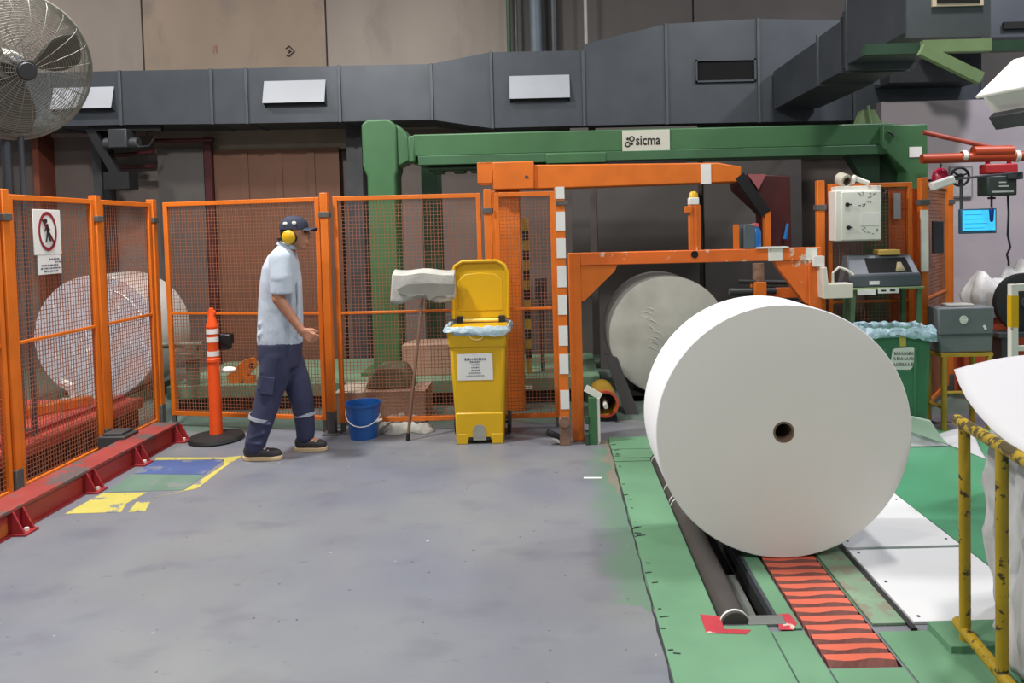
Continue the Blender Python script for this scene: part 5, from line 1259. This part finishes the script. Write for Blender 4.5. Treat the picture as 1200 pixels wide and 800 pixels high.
q = MB(); q.box(((tx0 + tx1) / 2 - .02, 5.84, tz1 + .010), (.20, .12, .022)); q.build('rag_on_lid', CLOTH, tb_, bevel=.008)
# --- black wheel, orange bench and sacks beyond
bn = thing('orange_bench', 'low orange red bench under the white sacks', 'bench', (4.35, 7.2, 0))
q = MB(); q.span((3.85, 6.95, .0), (5.3, 7.6, .72)); q.build('body', mat('red_orange_paint', (188, 80, 48), .55), bn, bevel=.01)
q = MB(); q.span((3.82, 6.92, .72), (5.33, 7.63, .76)); q.build('top', mat('dusty_bench_top', (120, 118, 116), .7), bn)
def sack(label, c, r, seed):
    rnd = random.Random(seed); q = MB(); q.ball((0, 0, 0), 1, 22)
    for i, v in enumerate(q.v):
        k = 1 + .22 * math.sin(v.x * 5 + seed) * math.sin(v.y * 4 + 2) + rnd.uniform(-.06, .06)
        z = max(v.z, -.72) if v.z < 0 else v.z * (1 + .25 * math.sin(6 * v.x + seed))
        q.v[i] = Vector((c[0] + v.x * r[0] * k, c[1] + v.y * r[1] * k, c[2] + (z + .72) * r[2]))
    return tag(q.build('plastic_sack', SACK), label, 'sack')
p = P(1158, 352, 7.1); sack('big crumpled white plastic sack on the orange bench', (p.x, 7.15, .76), (.20, .18, .20), 3)
p = P(1196, 352, 7.3); sack('small white plastic sack behind the black wheel', (p.x, 7.35, .76), (.16, .14, .25), 6)
bw = thing('cable_reel', 'large black cable reel on a stand at the orange bench', 'reel', (P(1198, 385, 6.7).x, 6.7, 0))
c = P(1199, 354, 6.7); M_ = Matrix.Translation((c.x, 6.7, c.z)) @ Matrix.Rotation(PI / 2, 4, 'X')
q = MB(); q.lathe([(.0, .04), (.20, .04), (.26, .03), (.265, 0), (.26, -.03), (.0, -.03)], 44, M_); q.build('disc', BLACK, bw)
q = MB(); q.lathe([(.0, .055), (.05, .055), (.05, .03), (.0, .03)], 20, M_); q.build('hub', STEEL_DK, bw)
q = MB(); q.span((c.x - .28, 6.6, c.z - .30), (c.x + .3, 6.8, c.z - .262)); q.span((c.x - .24, 6.62, 0), (c.x - .18, 6.78, c.z - .3)); q.span((c.x + .2, 6.62, 0), (c.x + .26, 6.78, c.z - .3)); q.build('stand', STEEL_DK, bw)
# --- white and yellow barrier frame
bf = thing('barrier_frame', 'white and yellow tube barrier frame behind the paper scrap', 'barrier', (P(1187, 500, 4.5).x, 4.5, 0))
x = P(1187, 380, 4.5).x; zt = P(1187, 333, 4.5).z
q = MB(); q.bar((x, 4.5, 0), (x, 4.5, zt), .04, .04); q.build('post', WHITE_WORN, bf)
q = MB(); q.bar((x, 4.5, P(1187, 383, 4.5).z), (x, 4.5, P(1187, 346, 4.5).z), .043, .043); q.build('yellow_band', YELLOW, bf)
q = MB(); q.bar((x + .02, 4.5, zt - .02), (x + .9, 4.5, zt - .02), .04, .04); q.build('top_rail', WHITE_WORN, bf)
q = MB(); q.bar((x + .02, 4.5, P(1187, 408, 4.5).z), (x + .9, 4.5, P(1187, 408, 4.5).z), .03, .03); q.build('lower_rail', WHITE_WORN, bf)
q = MB(); q.bar((x + .9, 4.5, 0), (x + .9, 4.5, zt), .04, .04); q.build('post', WHITE_WORN, bf)
# --- screen, chart, jib crane, hoist, alarm
CYq = 7.0
jc = thing('jib_crane', 'orange red tubular jib crane beam reaching out from the gantry', 'crane', P(1090, 187, CYq))
a = P(1080, 186, CYq); b = P(1260, 181, CYq)
q = MB(); q.tube(a, b, .046, n=18); q.build('jib_tube', mat('red_orange_jib', (172, 66, 34), .45), jc)
q = MB(); q.tube(P(1140, 178, CYq), P(1186, 177, CYq), .055, n=16); q.build('jib_sleeve', mat('red_orange_jib', (0, 0, 0)), jc)
q = MB(); q.tube(P(1082, 155, CYq), P(1176, 176, CYq), .022, n=10); q.build('tie_rod', mat('brick_red_rod', (158, 66, 52), .5), jc)
for px in (1129, 1191):
    p = P(px, 183, CYq); q = MB(); q.lathe([(.047, -.02), (.054, -.02), (.054, .02), (.047, .02)], 20, Matrix.Translation(p) @ (b - a).normalized().to_track_quat('Z', 'Y').to_matrix().to_4x4(), closed=True); q.build('clamp', WHITE_WORN, jc)
hs = thing('chain_hoist', 'red and black chain hoist hanging from the jib tube', 'hoist', P(1168, 256, CYq))
q = MB(); p = P(1170, 198, CYq); q.box(p, (.30, .12, .09)); q.tube(p + Vector((-.1, 0, .09)), p + Vector((-.1, 0, 0)), .02); q.tube(p + Vector((.1, 0, .09)), p + Vector((.1, 0, 0)), .02); q.build('trolley', mat('hoist_red', (176, 44, 50), .45), hs, bevel=.012)
q = MB(); a = P(1151, 207, CYq); b = P(1185, 229, CYq); q.span((a.x, CYq - .09, b.z), (b.x, CYq + .09, a.z)); mb_ = q.build('motor_box', mat('dark_green_box', (46, 56, 52), .5), hs, bevel=.01)
q = MB(); c = (a + b) / 2
for (dx, dz, w_, h_) in ((0, .03, .07, .012), (.01, -.005, .09, .014), (0, -.055, .2, .016)): q.box((c.x + dx, CYq - .092, c.z + dz), (w_, .004, h_))
q.build('label_marks', mat('pale_grey_print', (170, 172, 168), .6), mb_)
q = MB(); p = P(1186, 206, CYq - .05); q.box(p, (.14, .12, .07)); q.build('side_unit', STEEL_DK, hs, bevel=.01)
q = MB(); q.tube(P(1162, 229, CYq), P(1162, 243, CYq), .010); q.box(P(1162, 232, CYq), (.06, .03, .02)); q.build('chain', MAROON, hs)
q = MB(); q.capsule(P(1162, 246, CYq), P(1162, 258, CYq), .022, .016, 10); q.build('pendant', mat('blue_pendant', (24, 60, 150), .4), hs)
q = MB(); rr = random.Random(2); q.path([P(1181, 226, CYq), P(1182, 250, CYq), P(1181, 275, CYq), P(1184, 290, CYq), P(1180, 298, CYq), P(1182, 306, CYq), P(1182, 312, CYq)], .010, 7); q.build('cable', BLACK, hs)
mn = thing('wall_screen', 'glowing cyan screen in a thin frame by the lilac wall', 'screen', P(1147, 273, 7.1))
a = P(1126, 245, 7.1); b = P(1168, 273, 7.1)
q = MB(); q.span((a.x, 7.1, b.z), (b.x, 7.15, a.z)); q.build('case', mat('blue_grey_case', (60, 96, 122), .4), mn, bevel=.006)
q = MB(); q.span((a.x + .015, 7.094, b.z + .03), (b.x - .015, 7.1, a.z - .012)); sc = q.build('display', SCREEN, mn)
q = MB()
for k in range(4): z_ = b.z + .05 + k * .042; q.span((a.x + .03, 7.092, z_), (a.x + .03 + random.uniform(.12, .26), 7.0945, z_ + .006))
q.build('display_rows', mat('teal_rows', (30, 130, 180), .4, emit=((40, 150, 200), .6)), sc)
q = MB(); q.tube((a.x + .015, 7.12, a.z), (a.x + .015, 7.12, P(1127, 205, 7.1).z), .014); q.build('hanger', STEEL_DK, mn)
ch_ = thing('wall_chart', 'grey framed chart board on the lilac wall', 'chart', P(1130, 232, 8.7))
a = P(1114, 195, 8.7); b = P(1141, 231, 8.7)
q = MB(); q.span((a.x, 8.715, b.z), (b.x, 8.748, a.z)); q.build('frame', mat('grey_frame', (128, 126, 128), .5), ch_)
q = MB(); q.span((a.x + .02, 8.71, b.z + .02), (b.x - .02, 8.716, a.z - .02)); q.build('sheet', mat('grey_chart_sheet', (176, 172, 176), .7, var=.15, scale=14), ch_)
hw = thing('hand_wheel', 'dark round hand wheel in front of the wall chart', 'wheel', P(1126, 205, 7.2))
c = P(1125, 207, 7.2); M_ = Matrix.Translation(c) @ Matrix.Rotation(PI / 2, 4, 'X')
q = MB(); q.path([M_ @ Vector((.085 * math.cos(2 * PI * i / 28), .085 * math.sin(2 * PI * i / 28), 0)) for i in range(28)], .012, 8, closed=True); q.build('rim', BLACK, hw)
q = MB()
for k in range(3): q.bar(c, c + Vector((.085 * math.cos(k * 2.1 + .4), 0, .085 * math.sin(k * 2.1 + .4))), .014, .014)
q.lathe([(.0, .02), (.03, .02), (.03, -.02), (.0, -.02)], 14, M_); q.build('spokes', BLACK, hw)
q = MB(); q.tube(c, c + Vector((0, 1.55, 0)), .014); q.build('shaft', STEEL_DK, hw)
al = thing('alarm_lamp', 'magenta red alarm lamp beside the green gantry end', 'lamp', P(1102, 216, 7.15))
c = P(1102, 214, 7.15)
q = MB(); q.lathe([(.0, .14), (.03, .135), (.062, .11), (.075, .06), (.075, .02), (.08, .0), (.0, .0)], 26, Matrix.Translation(c)); q.build('dome', ALARM, al)
q = MB(); q.lathe([(.0, .0), (.085, .0), (.085, -.02), (.0, -.02)], 24, Matrix.Translation(c)); q.build('base', BLACK, al)
q = MB(); q.path([c + Vector((0, 0, .14)), c + Vector((.06, .1, .17)), c + Vector((.12, .25, .26))], .010, 6); q.build('cable', BLACK, al)
q = MB(); q.tube(c + Vector((0, 0, -.02)), Vector((c.x, c.y, 0)), .018); q.build('pole', ORANGE, al)
wl = thing('work_lamp', 'white tilted tube lamp on a thin arm above guard post', 'lamp', P(1104, 222, 5.92))
a = P(1091, 219, 5.92); b = P(1117, 210, 5.92)
q = MB(); q.bar(a, b, .07, .065); q.build('head', WHITE, wl, bevel=.012)
q = MB(); q.tube(b, P(1196, 202, 6.9), .010); q.build('arm', STEEL_DK, wl)
q = MB(); q.span((P(1091, 0, 6.0).x + .03, 6.04, P(1100, 297, 6.0).z), (P(1108, 0, 6.0).x, 6.07, P(1100, 259, 6.0).z)); tag(q.build('flat_case', mat('charcoal_panel', (52, 50, 58), .5), bevel=.004), 'flat charcoal case hung on the fence behind the guard post', 'case')
q = MB(); q.span((P(1046, 0, 6.06).x, 6.06, P(1050, 256, 6.06).z), (P(1054, 0, 6.06).x, 6.08, P(1050, 226, 6.06).z)); tag(q.build('steel_nameplate', mat('bright_steel', (178, 178, 182), .3, .6)), 'small bright steel strip on the guard panel beside control box', 'plate')
# --- white louvred unit heater, upper right
uh = thing('unit_heater', 'white louvred air unit hung at the upper right', 'air unit', P(1185, 140, 4.2))
Rh = Euler((0, math.radians(-38), math.radians(18))).to_matrix()
c = P(1207, 106, 4.2)
q = MB(); q.box(c, (.30, .30, .20), Rh); q.build('casing', mat('bright_white_enamel', (232, 230, 224), .4, var=.03), uh, bevel=.012)
for k in range(5):
    q = MB(); q.box(c + Rh @ Vector((-.10 + .05 * k, -.155, -.0)), (.012, .03, .17), Rh); q.build('louvre', mat('cream_louvre', (206, 200, 186), .5), uh)
q = MB(); q.box(c + Rh @ Vector((-.17, 0, -.06)), (.05, .28, .09), Rh); q.build('end_cap', STEEL_DK, uh, bevel=.006)
q = MB(); q.box(c + Rh @ Vector((-.02, -.02, .125)), (.36, .32, .02), Rh); q.build('hood', mat('bright_white_enamel', (0, 0, 0)), uh, bevel=.006)
q = MB(); q.tube(c + Rh @ Vector((.1, 0, .1)), c + Vector((.45, .2, 1.2)), .02); q.build('hanger_rod', STEEL, uh)

# ================================================================== YELLOW RAIL + PAPER SCRAP
yr = thing('yellow_guard_rail', 'chipped yellow tube guard rail around the paper scrap', 'guard rail', (1.56, 2.6, 0))
p1 = G(1131, 760); zt = P(1131, 497, p1.y).z; p2 = G(1174, 523, zt); p2.z = 0
dr_ = (p1 - p2).normalized(); p3 = p1 - dr_ * 1.5
for pp in (p1, p2, p3):
    q = MB(); q.tube(pp, pp + Vector((0, 0, zt)), .0205, n=16); q.build('post', YELLOW_RAIL, yr)
e0 = p1 + dr_ * .06
q = MB(); q.tube(e0 + Vector((0, 0, zt)), p3 - dr_ * .05 + Vector((0, 0, zt)), .0225, n=16); q.ball(e0 + Vector((0, 0, zt)), .0225, 12); q.build('top_rail', mat('very_chipped_yellow', (168, 140, 30), .45, var=.16, wear=(74, 64, 36), wth=.50, wscale=20), yr)
q = MB(); q.tube(e0 + Vector((0, 0, .07)), p3 - dr_ * .05 + Vector((0, 0, .07)), .0225, n=16); q.ball(e0 + Vector((0, 0, .07)), .0225, 12); q.build('bottom_rail', YELLOW_RAIL, yr)
# big sheet lying over the rail
Ledge = [P(1118, 433, 3.35), P(1124, 450, 3.2), P(1132, 466, 3.05), P(1145, 484, 2.9), P(1162, 503, 2.72), P(1182, 519, 2.55), P(1204, 533, 2.42), P(1240, 550, 2.25)]
def sheet_fn(u, v):
    k = u * (len(Ledge) - 1); i = min(int(k), len(Ledge) - 2); f = k - i
    p = Ledge[i].lerp(Ledge[i + 1], f)
    x = p.x + 1.05 * v; y = p.y + .10 * v + .10 * math.sin(v * 2)
    z = p.z + .045 * math.sin(PI * min(1, v * 1.2)) - .05 * v * v - .03 * v * u
    return (x, y, z)
q = MB(); q.grid(sheet_fn, 28, 16); tag(q.build('paper_sheet', PAPER, solid=.003), 'big stiff white paper sheet draped over the yellow rail', 'paper sheet')
# crumpled scrap sheets hanging and heaped behind the rail
def crumple(label, o, ux, vx, nu, nv, amp, seed, nrm, m=PAPER):
    from mathutils import noise
    o = Vector(o); ux = Vector(ux); vx = Vector(vx); n = Vector(nrm)
    def fn(u, v):
        p = o + ux * u + vx * v
        k = noise.noise(Vector((u * 2.1 + seed, v * 1.2, seed * .7))) + .5 * abs(noise.noise(Vector((u * 5 + seed, v * 2.3, 3.1)))) + .28 * abs(noise.noise(Vector((u * 11 + v * 4, v * 6 - u * 3 + seed, 7.7)))) 
        q_ = p + n * (amp * k)
        if q_.z < .012: q_.z = .012
        return q_
    q = MB(); q.grid(fn, nu, nv); return tag(q.build('scrap_paper', m, solid=.0025), label, 'scrap paper', 'paper scrap behind the yellow rail')
crumple('long creased scrap sheet hanging between the two yellow posts', (1.70, 2.88, .86), (-.04, -.40, .0), (-.04, .0, -.82), 26, 30, .10, 1.3, (1, -.1, .1))
crumple('crumpled scrap sheet hanging behind the nearer yellow post', (1.68, 2.44, .82), (.02, -.75, .02), (-.03, .0, -.78), 26, 30, .11, 4.6, (1, .1, .2))
crumple('creased scrap sheet lying low beside the yellow bottom rail', (1.90, 2.84, .06), (.30, .02, .06), (.0, -.75, -.04), 20, 20, .10, 7.2, (0, 0, 1))
crumple('tall scrap sheet standing at the back of the scrap heap', (1.90, 3.22, .84), (.9, -.05, .0), (.0, -.03, -.82), 24, 20, .10, 9.4, (0, -1, 0))
crumple('rumpled scrap sheet folded over the middle of the heap', (1.95, 2.95, .62), (.8, -.05, .05), (.05, -.8, -.30), 22, 22, .16, 12.1, (0, 0, 1))
crumple('rumpled scrap sheet at the foot of the heap', (1.98, 2.05, .14), (.8, -.05, .05), (.0, -.6, -.05), 22, 22, .14, 15.5, (0, 0, 1))
# loose curled sheets on the green floor behind the roll
def curl(label, pts, lift, m=PAPER):
    a, b, c, d = [Vector(p) for p in pts]
    def fn(u, v):
        p = (a * (1 - u) + b * u) * (1 - v) + (d * (1 - u) + c * u) * v
        return p + Vector((0, 0, .012 + lift(u, v)))
    q = MB(); q.grid(fn, 16, 12); return tag(q.build('loose_sheet', m, solid=.002), label, 'paper sheet', 'loose sheets on the green floor')
def quadsheet(label, a, b, c, d, m=PAPER, bul=.03):
    a, b, c, d = [Vector(p) for p in (a, b, c, d)]
    def fn(u, v):
        p = (a * (1 - u) + b * u) * (1 - v) + (d * (1 - u) + c * u) * v
        return p + Vector((0, 0, .012 - bul * math.sin(PI * v) * .5))
    q = MB(); q.grid(fn, 16, 12)
    for v in q.v: v.z = max(v.z, .012)
    return tag(q.build('loose_sheet', m, solid=.002), label, 'paper sheet', 'loose sheets on the green floor')
quadsheet('white sheet leaning up from the green floor just behind the roll', G(1036, 526), G(1112, 524), P(1098, 508, 5.40), P(1036, 503, 5.40))
quadsheet('curled white sheet on green floor beside the green bin', G(1110, 522), G(1156, 540), P(1138, 499, 5.60), P(1097, 511, 5.50), bul=.06)
quadsheet('greenish curled sheet edge rising in front of the green bin', P(1066, 508, 5.36), P(1113, 524, 5.33), P(1090, 494, 5.385), P(1068, 489, 5.385), mat('greenish_paper', (150, 172, 154), .7))
